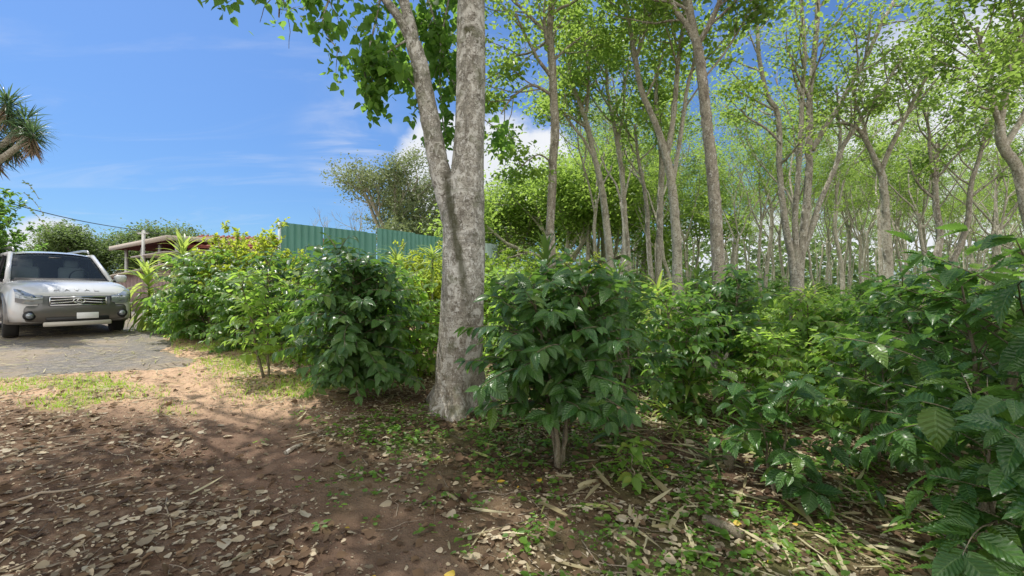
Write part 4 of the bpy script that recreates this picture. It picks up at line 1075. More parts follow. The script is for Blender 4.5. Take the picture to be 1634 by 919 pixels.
# creeper-covered tree at left edge above the car
b = np.array([-12.9, 9.9, gz(-12.9, 9.9)])
wd, lv = shrub(88, 3.75, 1.8, 1.2, 140, .10, .1)
t = thing('creeper_tree', 'dense leafy tree with hanging creepers at left edge above the car', 'tree', tuple(b)); obj('trunk', wd, M['twig'], t); obj('crown', lv, M['coffee_far'], t)
vin = MB(); vl = MB()
for k in range(3):
    s0 = W(38, 290 + 18 * k, 9.2) - b; e0 = W(62 + 8 * k, 318 + 26 * k, 9.) - b; u = np.linspace(0, 1, 12)[:, None]
    pts = s0 + (e0 - s0) * u + UP * .06 * np.sin(u * PI); tube(vin, pts, .006, 4)
    put_leaves(vl, LEAF_LO, pts, rt.normal(0, 1, (12, 3)), rt.normal(0, 1, (12, 3)) + UP, np.full(12, .06), rt)
obj('creeper', vin, M['twig'], t); obj('creeper_leaves', vl, M['hedge_green'], t)

# far hills and horizon woods
def hill(pts_h, dist, x0, x1, name, mat):
    xs = np.linspace(x0, x1, 90); g = MB()
    V = []
    for k, dy in enumerate((0, 40, 110, 220)):
        hgt = pts_h(xs) * (0, .65, 1., .9)[k]
        V.append(np.stack([xs, np.full(90, dist + dy), hgt - (3 if k == 0 else 0)], -1))
    V = np.concatenate(V); i, j = np.meshgrid(np.arange(3), np.arange(89), indexing='ij'); a = i * 90 + j
    g.add(V, np.stack([a, a + 1, a + 91, a + 90], -1).reshape(-1, 4)); o = obj(name, g, mat); o['kind'] = 'structure'
hm = plain('hill_green', (.15, .22, .20), .95, var=.3, vs=.08, col2=(.24, .30, .30))
hill(lambda x: 13 + 16 * fbm(x * .006 + 5, x * 0 + 2, 9, 4), 330, -700, 800, 'hills', hm)

# ------------------------------------------------------------------ green metal fence
fm = plain('green_sheet', (.12, .30, .26), .5, spec=.5, var=.18, vs=1.2)
m = fm.node_tree
fA = np.array([W(447, 460, 12.2)[0], 12.2]); fB = np.array([W(792, 460, 19.5)[0], 19.5])
fdir = (fB - fA) / np.linalg.norm(fB - fA); fn_ = np.array([fdir[1], -fdir[0]]); Lf = np.linalg.norm(fB - fA)
ft = thing('metal_fence', 'tall green corrugated sheet metal fence behind the yellow hedge', 'fence', (fA[0], fA[1], gz(*fA)), math.atan2(fdir[1], fdir[0]))
def corrug(l0, l1, z0, z1a, z1b, off=0., pitch=.2, depth=.022):
    g = MB(); xs = []; ys = []
    x = l0
    while x < l1 - 1e-6:
        for a, b_ in ((0, 0), (.55, 0), (.65, 1), (.9, 1)):
            xx = x + a * pitch
            if xx < l1: xs.append(xx); ys.append(off - b_ * depth)
        x += pitch
    xs.append(l1); ys.append(off); xs = np.array(xs); ys = np.array(ys); n = len(xs)
    zt = z1a + (z1b - z1a) * (xs - l0) / (l1 - l0)
    v = np.concatenate([np.stack([xs, ys, np.full(n, z0)], -1), np.stack([xs, ys, zt], -1)])
    a = np.arange(n - 1); g.add(v, np.stack([a, a + 1, a + 1 + n, a + n], -1)); return g
HF = 1.5 + 105 / 700 * 12.2 - gz(*fA)
cuts = [0, 1.25, 2.75, 3.1, 4.7, 6.6, 8.2, Lf - .9]
hts = [HF, HF, HF - .02, HF + .16, HF + .13, HF + .1, HF + .05]
for k in range(len(cuts) - 1):
    off = (0, -.03, 0, -.05, 0, -.03, 0)[k]
    obj('sheet_panel', corrug(cuts[k] + .004, cuts[k + 1] - .004, -.1, hts[k], hts[k], off), fm, ft, smooth=False)
g = MB(); box(g, (Lf - .45, -.05, (HF + .1) / 2), (.9, .03, HF + .1)); obj('end_panel', g, plain('sunlit_sheet', (.45, .56, .60), .5, var=.1), ft, smooth=False)  # sunlit end face: its brightness is put into the sheet colour
g = MB()
for k, xk in enumerate(np.arange(.05, Lf, 2.2)): box(g, (xk, .09, HF / 2), (.07, .07, HF))
obj('posts', g, plain('galv', (.35, .37, .38), .5, .6), ft, smooth=False)
g = MB(); box(g, (-.02, 0, HF / 2), (.045, .10, HF + .03)); obj('edge_trim', g, plain('trim_grey', (.42, .48, .48), .5), ft, smooth=False)
g = MB(); box(g, (3.0, -.03, HF + .2), (.34, .28, .16)); tube(g, np.array([[3.0, -.03, HF + .1], [3.0, -.03, HF + .34]]), .10, 10)
# ------------------------------------------------------------------ house with red roof + lean-to
hx, hy = W(262, 460, 17.5)[0], 17.5
ht = thing('farm_house', 'low farm building with red roof and open verandah behind the dracaenas', 'building', (hx, hy, gz(hx, hy)), 0)
redm = plain('red_roof', (.25, .07, .05), .7, var=.25, vs=3, bump=.3); fasc = plain('fascia', (.42, .36, .30), .7, var=.2)
redd = plain('red_soffit', (.13, .035, .03), .7, var=.2); wl = plain('grey_boards', (.33, .24, .24), .85, var=.25, vs=5, col2=(.42, .30, .29)); postm = plain('white_post', (.5, .5, .48), .6)
zb = gz(hx, hy)
def zimg(py, dd): return CAMH + (460 - py) / F * dd - zb
hb = np.array([hx, hy, zb])
ht.rotation_euler = (0, 0, 0)
def HP(px, py, dd): return W(px, py, dd) - hb
def slab(g, pts, th=.08):
    p = np.array(pts, float); q = p - [0, 0, th]
    g.add(np.vstack([p, q]), [[0, 1, 2, 3], [7, 6, 5, 4], [0, 4, 5, 1], [1, 5, 6, 2], [2, 6, 7, 3], [3, 7, 4, 0]])
zv = 3.22 - zb
A_ = np.array([-17.4 - hx, 19.0 - hy, zv]); B_ = np.array([-12.1 - hx, 15.4 - hy, zv + .06]); off = np.array([3.4, 4.6, .12])
g = MB(); slab(g, [A_, B_, B_ + off, A_ + off], .04); obj('verandah_roof', g, redd, ht, smooth=False)
g = MB(); e_ = nrm(B_ - A_); nn_ = np.array([e_[1], -e_[0], 0]) * .05
slab(g, [A_ + nn_ + UP * .07, B_ + nn_ + UP * .07, B_ + UP * .07, A_ + UP * .07], .17); slab(g, [B_ + UP * .071, B_ + off + UP * .071, B_ + off + [.05, -.04, .071], B_ + [.05, -.04, .071]], .17)
obj('fascia', g, fasc, ht, smooth=False)
g = MB()
for k in range(1, 9):
    p0 = A_ + (B_ - A_) * k / 9 - UP * .085; tube(g, np.array([p0, p0 + off]), .03, 4)
obj('rafters', g, redd, ht)
g = MB(); a0_ = HP(208, 410, 17.2); b0_ = HP(262, 401, 15.2); slab(g, [a0_, b0_, b0_ + [1.2, 1.6, .1], a0_ + [1.2, 1.6, .1]], .05); obj('awning', g, plain('awning_sheet', (.34, .29, .27), .7, var=.2), ht, smooth=False)
E0 = np.array([-12.2 - hx, 15.9 - hy, 3.02 - zb]); E1 = np.array([-7.6 - hx, 17.3 - hy, 3.05 - zb]); up_ = np.array([-.7, 2.4, .66])
g = MB(); slab(g, [E0, E1, E1 + up_, E0 + up_], .06); rf = obj('roof', g, redm, ht, smooth=False)
g = MB()
for k in range(26):
    p0 = E0 + (E1 - E0) * k / 25 + UP * .012; tube(g, np.array([p0, p0 + up_]), .045, 6)
for k in range(6):
    p0 = E0 + up_ * k / 6 + UP * .02; tube(g, np.array([p0, p0 + E1 - E0]), .03, 4)
obj('roof_tiles', g, redm, rf)
g = MB()
for f in (.12, .42, .72, .97):
    p0 = A_ + (B_ - A_) * f + off * .06; box(g, (p0[0], p0[1], (zv - .06) / 2), (.09, .09, zv - .06))
obj('verandah_post', g, postm, ht, smooth=False)
g = MB(); w0 = E0 + [.2, .35, 0]; w1 = E1 + [0, .35, 0]; c_ = (w0 + w1) / 2
box(g, (c_[0], c_[1], (3.0 - zb) / 2), (float(np.hypot(*(w1 - w0)[:2])), .12, 3.0 - zb), rz=math.atan2((w1 - w0)[1], (w1 - w0)[0]))
bk = A_ + off * .9; bq = B_ + off * .9; c_ = (bk + bq) / 2
box(g, (c_[0], c_[1], (zv - .1) / 2), (float(np.hypot(*(bq - bk)[:2])), .12, zv - .1), rz=math.atan2((bq - bk)[1], (bq - bk)[0]))
obj('wall', g, plain('house_wall', (.22, .15, .13), .8, var=.2), ht, smooth=False)
for f in (.25, .6):
    p0 = bk + (bq - bk) * f; rz_ = math.atan2((bq - bk)[1], (bq - bk)[0]); n_ = np.array([math.sin(rz_), -math.cos(rz_), 0])
    g = MB(); q0 = p0 + n_ * .075; box(g, (q0[0], q0[1], 1.5), (.9, .05, .9), rz=rz_); wo = obj('window', g, plain('win_frame', (.5, .47, .42), .6), ht, smooth=False)
    g = MB(); q0 = p0 + n_ * .10; box(g, (q0[0], q0[1], 1.5), (.76, .03, .76), rz=rz_); obj('pane', g, plain('dark_glass', (.03, .035, .04), .1), wo, smooth=False)
# low board shed
sx, sy = W(196, 460, 15.5)[0], 15.5
st_ = thing('board_shed', 'low shed of weathered pinkish boards with sloping sheet roof by the car', 'shed', (sx, sy, gz(sx, sy)), R(-6))
zs0, zs1 = CAMH + (460 - 444) / F * 15.5 - gz(sx, sy), CAMH + (460 - 430) / F * 15.5 - gz(sx, sy)
g = MB(); xs = np.arange(-.55, 2.6, .14)
for x in xs: box(g, (x + .07, .004 * ((int(x * 50)) % 3), .5 * (zs0 - .02 + (zs1 - zs0) * (x + .6) / 1.5)), (.132, .03, zs0 - .02 + (zs1 - zs0) * (x + .6) / 1.5))
obj('board_wall', g, wl, st_, smooth=False)
g = MB(); slab(g, [(-.75, -.25, zs0 - .01), (2.8, -.25, zs0 + (zs1 - zs0) * 2.2), (2.8, 2.5, zs0 + (zs1 - zs0) * 2.2 + .1), (-.75, 2.5, zs0 + .1)], .05); obj('roof', g, fasc, st_, smooth=False)
# utility post and wire
ux, uy = W(229, 460, 16.5)[0], 16.5
zt_ = CAMH + (460 - 368) / F * 16.5
pt = thing('utility_post', 'thin grey post carrying the overhead wire beside the farm building', 'post', (ux, uy, gz(ux, uy)))
g = MB(); tube(g, np.array([[0, 0, -.1], [0, 0, zt_ - gz(ux, uy)]]), .055, 8); obj('post', g, postm, pt)
g = MB(); box(g, (0, -.02, zt_ - gz(ux, uy) - .12), (.38, .05, .05)); obj('crossarm', g, postm, pt, smooth=False)
g = MB(); e1 = np.array([ux, uy, zt_ - .02]); a_ = W(-160, 268, 10.); u = np.linspace(0, 1, 30)[:, None]
p_ = a_ + (e1 - a_) * u - UP * .22 * np.sin(u * PI); tube(g, p_, .013, 5)
e2 = W(345, 388, 19.); u = np.linspace(0, 1, 14)[:, None]; tube(g, e1 + (e2 - e1) * u - UP * .05 * np.sin(u * PI), .012, 5)
o = obj('overhead_wire', g, plain('wire', (.06, .07, .09), .6)); tag(o, 'thin dark overhead wire running from the left edge to the post', 'wire')

# ------------------------------------------------------------------ car
CARSC = 1.0
cx_, cy_ = -8.62, 8.72
hd = np.array([.83, -.558]); czz = float(gz0(cx_ - 1, cy_ + 1)) - .035
car = thing('parked_car', 'white sport utility car with grey bumper parked on the asphalt', 'car', (cx_, cy_, czz), math.atan2(hd[1], hd[0]))
car.scale = (1, .985, 1.045)
white = plain('car_white', (.52, .53, .54), .25, spec=.5, coat=.6, var=.04, dirt=.6)
grey = plain('car_grey', (.085, .09, .095), .32, metal=.5, coat=.4, var=.06, dirt=.5)
black = plain('car_black', (.012, .012, .013), .5, var=.1); rubber = plain('tyre', (.022, .021, .02), .85, var=.2, bump=.2)
chrome = plain('chrome', (.75, .76, .78), .12, metal=1., var=.02); silver = plain('silver', (.45, .45, .44), .35, metal=.6, var=.05)
glass = plain('windshield_glass', (.02, .03, .04), .06, spec=.4, var=0, trans=.6); sglass = plain('side_glass', (.01, .013, .016), .05, spec=.35, var=0)
lampg = plain('lamp_glass', (.24, .27, .30), .08, metal=.35, spec=1., coat=1., var=.6, vs=9); skid = plain('skid', (.48, .45, .40), .45, metal=.2, var=.1); whitep = plain('plate_white', (.72, .73, .74), .5, var=.08)
HW = .915
def wfun(s):
    w = HW * (1 - .17 * np.exp(-s / .16)); return w * (1 - .10 * np.exp(-(4.62 - s) / .2))
ARC = (.86, 3.56)
def zbf(s):
    z = .30 - .02 * min(s, 1)
    for c in ARC:
        q = .425 ** 2 - (s - c) ** 2
        if q > 0: z = max(z, .345 + math.sqrt(q))
    return z
def ztf(s):
    if s < 1.2: return .80 + .245 * (1 - math.exp(-s / .26)) + .02 * s
    return 1.065
ss = np.unique(np.concatenate([np.linspace(0, .4, 10), np.linspace(.4, 1.35, 30), np.linspace(1.35, 3.05, 14), np.linspace(3.05, 4.05, 30), np.linspace(4.05, 4.62, 8)]))
rows = []
for s in ss:
    w = wfun(s); zb_, zt2 = zbf(s), ztf(s)
    zl = [zb_, zb_ + .03]; side = [(w - .10, zb_), (w - .01, zb_ + .025)]
    for f in (.2, .4, .6, .8, 1.):
        z = max(zb_, .3) + .03 + (zt2 - .12 - max(zb_, .3) - .03) * f
        side.append((w + .018 * math.sin(f * PI) - .03 * f, z))
    side += [(w - .05, zt2 - .075), (w - .085, zt2 - .035), (w - .14, zt2 - .01), (w * .72, zt2 + .012), (w * .4, zt2 + .022), (0, zt2 + .026)]
    half = [(0, zb_), (w * .5, zb_)] + side
    full = [(-s, y, z) for y, z in half] + [(-s, -y, z) for y, z in half[::-1][1:-1]]
    rows.append(full)
rows = np.array(rows); nr, nc = rows.shape[:2]
g = MB(); i, j = np.meshgrid(np.arange(nr - 1), np.arange(nc), indexing='ij'); a0 = i * nc + j; a1 = i * nc + (j + 1) % nc
fc = [np.stack([a0, a1, a1 + nc, a0 + nc], -1).reshape(-1, 4)]
V = rows.reshape(-1, 3); k0 = len(V); V = np.vstack([V, rows[0].mean(0) + [.0, 0, 0], rows[-1].mean(0)])
js = np.arange(nc); fc.append(np.stack([(js + 1) % nc, js, np.full(nc, k0), np.full(nc, k0)], -1)); b_ = (nr - 1) * nc
fc.append(np.stack([b_ + js, b_ + (js + 1) % nc, np.full(nc, k0 + 1), np.full(nc, k0 + 1)], -1)); g.add(V, np.vstack(fc)); obj('body', g, white, car)
# greenhouse: pillars, roof, glass
A0, A1 = (-1.20, .80, 1.07), (-1.98, .655, 1.63)      # A pillar base/top
B1 = (-4.38, .64, 1.64); B0 = (-4.52, .80, 1.07)
g = MB()
def bar(g, p, q, r, sides=8): tube(g, np.array([p, q]), r, sides)
ry_ = np.linspace(-1, 1, 13); rs = np.linspace(0, 1, 14); V = []
for s in rs:
    x = A1[0] + (B1[0] - A1[0]) * s; w = .68 - .02 * s
    for y in ry_: V.append((x, y * w, 1.65 + .075 * (1 - abs(y) ** 2.6) * (1 - .25 * abs(s - .4)) - .05 * max(0, .12 - s) / .12 - .06 * max(0, s - .9) / .1))
V = np.array(V); V2 = V - [0, 0, .05]; n0 = len(V); i, j = np.meshgrid(np.arange(13), np.arange(12), indexing='ij'); a = i * 13 + j
q = np.stack([a, a + 1, a + 14, a + 13], -1).reshape(-1, 4); g.add(np.vstack([V, V2]), np.vstack([q[:, ::-1], q + n0]))
obj('roof_panel', g, white, car)
for sy_ in (-1, 1):
    g = MB(); m3 = lambda p: np.array([p[0], p[1] * sy_, p[2]])
    bar(g, m3(A0), m3(A1), .042); bar(g, m3(A1), m3(B1), .045); bar(g, m3(B0), m3(B1), .07); bar(g, m3((-3.55, .8, 1.07)), m3((-3.5, .66, 1.64)), .05)
    bar(g, m3((-1.2, .80, 1.06)), m3((-4.5, .80, 1.06)), .035)
    obj('pillars', g, white, car)
    g = MB(); p = [m3(x) for x in ((-1.24, .803, 1.07), (-4.5, .803, 1.07), (-4.36, .662, 1.62), (-1.99, .67, 1.62))]
    g.add(p, [[0, 1, 2, 3]]); obj('side_window', g, sglass, car, smooth=False)
    g = MB(); bar(g, m3((-2.55, .815, 1.07)), m3((-2.5, .665, 1.63)), .032); obj('door_pillar', g, black, car)
    # rails, mirrors
    g = MB(); pts = np.array([(-2.05, .60 * sy_, 1.70), (-2.15, .60 * sy_, 1.755), (-2.6, .60 * sy_, 1.78), (-3.9, .59 * sy_, 1.78), (-4.25, .59 * sy_, 1.75), (-4.3, .59 * sy_, 1.69)]); tube(g, pts, .024, 8, flat=.8); obj('roof_rail', g, silver, car)
    g = MB(); box(g, (-1.42, 1.02 * sy_, 1.135), (.12, .235, .165), bev=.045); mo = obj('side_mirror', g, white, car); g = MB(); bar(g, (-1.42, .83 * sy_, 1.07), (-1.42, .95 * sy_, 1.09), .03); obj('mirror_arm', g, black, mo)
    # headlight
    g = MB(); n_u, n_v = 12, 7; V = []
    for u in np.linspace(0, 1, n_u):
        for v in np.linspace(0, 1, n_v):
            y = .50 + u * .345; top = .80 + .115 * u ** .7; bot = .655 - .035 * math.sin(u * PI) + .02 * u
            z = bot + (top - bot) * v; sy__ = -.16 * math.log((1 - y / (HW + .004)) / .17) if y > .765 else 0; sz__ = -.26 * math.log(1 - (z - .765) / .245) if z > .765 else 0; x = .028 - math.hypot(max(sy__, 0), sz__) + .012 * math.sin(v * PI)
            V.append((x, y * sy_, z))
    i, j = np.meshgrid(np.arange(n_u - 1), np.arange(n_v - 1), indexing='ij'); a = i * n_v + j; q = np.stack([a, a + 1, a + n_v + 1, a + n_v], -1).reshape(-1, 4)
    g.add(V, q if sy_ < 0 else q[:, ::-1]); hlp = obj('headlight', g, lampg, car)
    g = MB(); tube(g, np.array([(.02, .64 * sy_, .735), (.036, .64 * sy_, .735)]), .058, 18); tube(g, np.array([(-.05, .76 * sy_, .77), (.0, .765 * sy_, .775)]), .04, 14); obj('reflector', g, plain('refl', (.22, .24, .26), .15, metal=.8, var=.3, vs=30), hlp)
    # fog light
    g = MB(); tube(g, np.array([(-.02, .68 * sy_, .43), (.036, .675 * sy_, .43)]), .085, 20); fo = obj('fog_light', g, black, car)
    g = MB(); tube(g, np.array([(.03, .675 * sy_, .43), (.045, .675 * sy_, .43)]), .052, 18); obj('lens', g, lampg, fo)
    # arch flares
    for c in ARC:
        g = MB(); th_ = np.linspace(-.12, PI + .12, 26); V = []
        for r_, yo in ((.42, -.02), (.425, .028), (.455, .034), (.505, .02), (.515, -.02)):
            for t_ in th_: V.append((-c + r_ * math.cos(t_), (HW + yo) * sy_, max(.345 + r_ * math.sin(t_), .27)))
        i, j = np.meshgrid(np.arange(4), np.arange(25), indexing='ij'); a = i * 26 + j; g.add(V, np.stack([a, a + 1, a + 27, a + 26], -1).reshape(-1, 4)); obj('wheel_arch', g, grey, car)
        # wheel
        wh = bpy.data.objects.new('wheel', None); COL.objects.link(wh); wh.parent = car; wh.location = (-c, sy_ * .80, .345)
        if c == ARC[0]: wh.rotation_euler = (0, 0, R(-6))
        g = MB(); prof = [(.205, -.1), (.25, -.105), (.31, -.11), (.338, -.09), (.345, -.05), (.345, .05), (.338, .09), (.31, .11), (.25, .105), (.205, .1)]
        V = []; na = 40
        for r_, y in prof:
            for t_ in np.linspace(0, 2 * PI, na, endpoint=False): V.append((r_ * math.cos(t_), y, r_ * math.sin(t_)))
        i, j = np.meshgrid(np.arange(len(prof)), np.arange(na), indexing='ij'); a = i * na + j; b2 = ((i + 1) % len(prof)) * na
        g.add(V, np.stack([a, i * na + (j + 1) % na, b2 + (j + 1) % na, b2 + j], -1).reshape(-1, 4)); obj('tyre', g, rubber, wh)
        g = MB(); so = .085 * sy_
        tube(g, np.array([(0, so - .02 * sy_, 0), (0, so, 0)]), .06, 16)
        for k in range(5):
            t_ = k * 2 * PI / 5 + .3
            for dt in (-.13, .13): tube(g, np.array([(.05 * math.cos(t_), so - .012 * sy_, .05 * math.sin(t_)), (.205 * math.cos(t_ + dt), so + .004 * sy_, .205 * math.sin(t_ + dt))]), .017, 6)
        for k in range(36):
            t0_, t1_ = k * PI / 18, (k + 1) * PI / 18
            for ra, rb, ya, yb in ((.195, .222, .10, .104), (.195, .195, .10, -.02)):
                g.add([(ra * math.cos(t0_), ya * sy_, ra * math.sin(t0_)), (ra * math.cos(t1_), ya * sy_, ra * math.sin(t1_)), (rb * math.cos(t1_), yb * sy_, rb * math.sin(t1_)), (rb * math.cos(t0_), yb * sy_, rb * math.sin(t0_))], [[0, 1, 2, 3]])
        obj('rim', g, plain('rim_silver', (.62, .62, .61), .3, metal=.5, var=.05), wh)
        g = MB(); tube(g, np.array([(0, -.03 * sy_, 0), (0, .0, 0)]), .2, 24); obj('brake_disc', g, black, wh)
g = MB(); g.add([(-4.54, -.76, 1.07), (-4.54, .76, 1.07), (-4.40, .62, 1.64), (-4.40, -.62, 1.64)], [[0, 1, 2, 3]]); obj('rear_window', g, sglass, car, smooth=False)
# windshield
g = MB(); V = []
for v in np.linspace(0, 1, 7):
    for y in np.linspace(-1, 1, 13):
        hw = .775 + (.63 - .775) * v; V.append((-1.16 - .80 * v - .06 * abs(y) ** 2, y * hw, 1.065 + .575 * v - .015 * abs(y) ** 2))
i, j = np.meshgrid(np.arange(6), np.arange(12), indexing='ij'); a = i * 13 + j; g.add(V, np.stack([a, a + 1, a + 14, a + 13], -1).reshape(-1, 4)); obj('windshield', g, glass, car)
g = MB(); tube(g, np.array([(-1.12, -.74, 1.068), (-1.085, -.3, 1.082), (-1.08, 0, 1.085), (-1.085, .3, 1.082), (-1.12, .74, 1.068)]), .022, 6, flat=.5); 
tube(g, np.array([(-1.11, .55, 1.095), (-1.19, -.05, 1.11)]), .009, 5); tube(g, np.array([(-1.11, -.15, 1.095), (-1.2, -.68, 1.11)]), .009, 5); obj('wiper', g, black, car)
g = MB(); box(g, (-2.95, 0, 1.095), (3.1, 1.5, .03)); box(g, (-1.38, 0, 1.1), (.4, 1.4, .05), bev=.02); obj('cabin_interior', g, plain('interior', (.05, .05, .055), .8), car, smooth=False)
for y in (-.38, .38):
    g = MB(); box(g, (-2.45, y, 1.22), (.14, .46, .34), bev=.05); box(g, (-2.48, y, 1.47), (.09, .26, .17), bev=.035); obj('seat_back', g, plain('seat_grey', (.42, .44, .48), .8), car)
g = MB(); th_ = np.linspace(0, 2 * PI, 20); tube(g, np.stack([-1.75 + .06 * np.cos(th_), .38 + .17 * np.sin(th_), 1.16 + .16 * np.cos(th_)], -1), .014, 6, cap=False); obj('steering_wheel', g, black, car)
g = MB(); box(g, (-1.86, 0, 1.55), (.03, .22, .06), bev=.012); obj('rear_view_mirror', g, black, car)
# front bumper
g = MB(); V = []; npp = 41; lev = [(.27, -.05), (.29, -.01), (.34, .02), (.42, .028), (.50, .034), (.555, .03), (.60, .012), (.615, -.02)]
for z, o2 in lev:
    for t_ in np.linspace(-1, 1, npp):
        y = t_ * .945; e = abs(t_); x = o2 + .012 - .60 * max(0, (e - .72) / .28) ** 2.4 - .03 * e ** 2; y = y if e < .9 else y
        yy = math.copysign(min(abs(y), HW + .018 + (o2 * .2)), y)
        zz_ = z + (.165 * (z > .58) * max(0, 1 - (e / .56) ** 8) if z > .58 else 0)
        if z > .58 and e < .56: zz_ = z + .17
        V.append((x, yy, zz_))
i, j = np.meshgrid(np.arange(len(lev) - 1), np.arange(npp - 1), indexing='ij'); a = i * npp + j; g.add(V, np.stack([a, a + 1, a + npp + 1, a + npp], -1).reshape(-1, 4)); obj('front_bumper', g, grey, car)
for nm, c_, s_, mt_, bv in (('grille', (.040, 0, .685), (.03, .84, .165), black, .012), ('lower_intake', (.046, 0, .352), (.03, .92, .07), black, .01), ('skid_plate', (.035, 0, .262), (.06, 1.0, .085), skid, .02), ('license_plate', (.058, .13, .405), (.012, .33, .115), whitep, .004)):
    g = MB(); box(g, c_, s_, bev=bv); o = obj(nm, g, mt_, car, smooth=False)
    if nm == 'grille':
        g = MB(); fr = np.array([(.058, -.41, .61), (.058, -.41, .755), (.058, .41, .755), (.058, .41, .61), (.058, -.41, .61)])
        for p_, q_ in zip(fr[:-1], fr[1:]): bar(g, p_, q_, .011, 6)
        for zz_ in (.66, .71):
            tube(g, np.array([(.06, y, zz_ + .012 * math.cos(y / .40 * PI)) for y in np.linspace(-.40, .40, 15)]), .010, 6)
        obj('chrome_bars', g, chrome, o)
        g = MB(); th_ = np.linspace(0, 2 * PI, 25)
        tube(g, np.stack([np.full(25, .068), .085 * np.cos(th_), .685 + .048 * np.sin(th_)], -1), .009, 6, cap=False)
        tube(g, np.array([(.07, -.05, .66), (.075, -.012, .72), (.075, .012, .72), (.07, .05, .66)]), .010, 6); obj('badge', g, chrome, o)
# hood lettering (stroke letters)
ST = {'H': [[(0, 0), (0, 1)], [(1, 0), (1, 1)], [(0, .5), (1, .5)]], 'A': [[(0, 0), (.5, 1)], [(.5, 1), (1, 0)], [(.22, .38), (.78, .38)]], 'V': [[(0, 1), (.5, 0)], [(.5, 0), (1, 1)]], 'L': [[(0, 1), (0, 0)], [(0, 0), (1, 0)]]}
g = MB()
def hood(x, y):      # body surface point near the nose
    s = -x; w = wfun(s); f = abs(y) / w; z = ztf(s) + np.interp(f, [0, .4, .72], [.026, .022, .012]); return np.array([x, y, z + .006])
for k, ch in enumerate('HAVAL'):
    y0 = -.335 + k * .147
    for sgm in ST[ch]:
        pp = [hood(-.045 - .055 * v, y0 + u * .07) for u, v in sgm]
        tube(g, np.array(pp), .005, 5)
obj('hood_lettering', g, plain('letter', (.42, .43, .44), .3, metal=.5), car)
# door seams/handles on the visible flank
for sy_ in (-1, 1):
    for xx in (-2.15, -3.05):
        g = MB(); box(g, (xx, (HW + .012) * sy_, .90), (.19, .035, .03), bev=.01); obj('door_handle', g, white, car)
    g = MB(); box(g, (-2.2, (HW + .008) * sy_, .345), (1.9, .05, .13), bev=.02); obj('side_sill', g, grey, car)

# ------------------------------------------------------------------ ground litter, weeds, grass (stuff)
rng = np.random.default_rng(9)
def gzv(x, y): return gz0(x, y) + micro(x, y)
def surf(x, y):
    rd = poly_sd(x, y, ROAD) + 1.5 * (fbm(x * 1.3, y * 1.3, 41, 4) - .5)
    return np.maximum(gzv(x, y), gz0(x, y) - .03 + np.clip(rd * .12, -.12, .022))
def slope_n(x, y):
    e = .03; zx = (gzv(x + e, y) - gzv(x - e, y)) / (2 * e); zy = (gzv(x, y + e) - gzv(x, y - e)) / (2 * e)
    return nrm(np.stack([-zx, -zy, np.ones_like(zx)], -1))
def sample(n, x0, x1, y0, y1, dens):
    x = rng.uniform(x0, x1, n); y = y0 + (y1 - y0) * rng.random(n); k = rng.random(n) < dens(x, y); return x[k], y[k]
CURL = [leaf_grid(9, 4, w_, base=bb, fold=f, droop=dr, wave=.10, nw=1.6, twist=tw) for w_, bb, f, dr, tw in ((.34, .7, .25, -.15, .3), (.38, .62, -.2, .15, -.3), (.30, .8, .1, .08, .2), (.24, .75, .7, .3, .4), (.36, .6, .12, -.1, -.2))]
def lay(mb, tm, x, y, L, lift=.008, tilt=.25, wv=None):
    n = len(x); a = rng.uniform(0, 2 * PI, n); nn = slope_n(x, y) + rng.normal(0, tilt, (n, 3)); d = np.stack([np.cos(a), np.sin(a), np.zeros(n)], -1)
    z = surf(x, y) + lift + rng.uniform(0, .012, n); c = np.stack([x, y, z], -1) - d * (L * .5)[:, None]; c[:, 2] = z
    put_leaves(mb, tm, c, d, nn, L, rng, wv)
trk = lambda x, y: np.clip(seg_dist(x, y, TRACK) / .75, .10, 1)
inroad = lambda x, y: (poly_sd(x, y, ROAD) > 0)
mb = MB()
x, y = sample(42000, -7.5, 5.5, 1.2, 8.5, lambda x, y: .9 * trk(x, y) * np.clip(fbm(x * 2.1, y * 2.1, 61, 4) * 3.4 - 1.15, .06, 1.1) * (~inroad(x, y)) * np.where((y > 4.3) & (x < -1.3), .45, 1.))
lay(mb, CURL, x, y, rng.uniform(.018, .066, len(x)) * (1 + .6 * (rng.random(len(x)) < .15)) * np.where(rng.random(len(x)) < .3, .6, 1), tilt=.2)
o = obj('dry_leaf_litter', mb, M['litter']); tag(o, 'pale dry fallen leaves scattered over the reddish soil', 'leaf litter', kind='stuff')
mb = MB()
x, y = sample(34000, -5.5, 5.5, 1.2, 8, lambda x, y: 1. * trk(x, y) * np.clip(fbm(x * 2.4, y * 2.4, 71, 4) * 3.4 - 1.1, .08, 1.1) * (~inroad(x, y)) * np.where(x > -1.5, 1, .45) * np.where((x < -1.3) & (y > 4.2), .3, 1))
lay(mb, CURL, x, y, rng.uniform(.025, .085, len(x)), tilt=.35)
o = obj('old_leaf_litter', mb, M['litter_dark']); tag(o, 'brown decaying leaves covering the ground under the bushes', 'leaf litter', kind='stuff')
mb = MB(); LS = [strap(8, .06, dr, .2) for dr in (.05, -.1, .2)]
x, y = sample(4200, -3, 5.5, 1.6, 8.5, lambda x, y: np.clip((x + .12 * y + .2) / 1.5, .04, 1) * (.15 + fbm(x * 1.1, y * 1.1, 81, 3) * 1.1))
lay(mb, LS, x, y, rng.uniform(.10, .32, len(x)), .02, .35, rng.uniform(.6, 1.2, len(x)))
x, y = sample(9500, -13, -1, 4.6, 13, lambda x, y: .3 + .6 * fbm(x * .9, y * .9, 91, 3))
lay(mb, LS, x, y, rng.uniform(.06, .26, len(x)), .01, .2, np.full(len(x), .45))
o = obj('dry_strap_litter', mb, M['strap_dry']); tag(o, 'long dry strap leaves fallen in heaps across the plantation floor', 'leaf litter', kind='stuff')
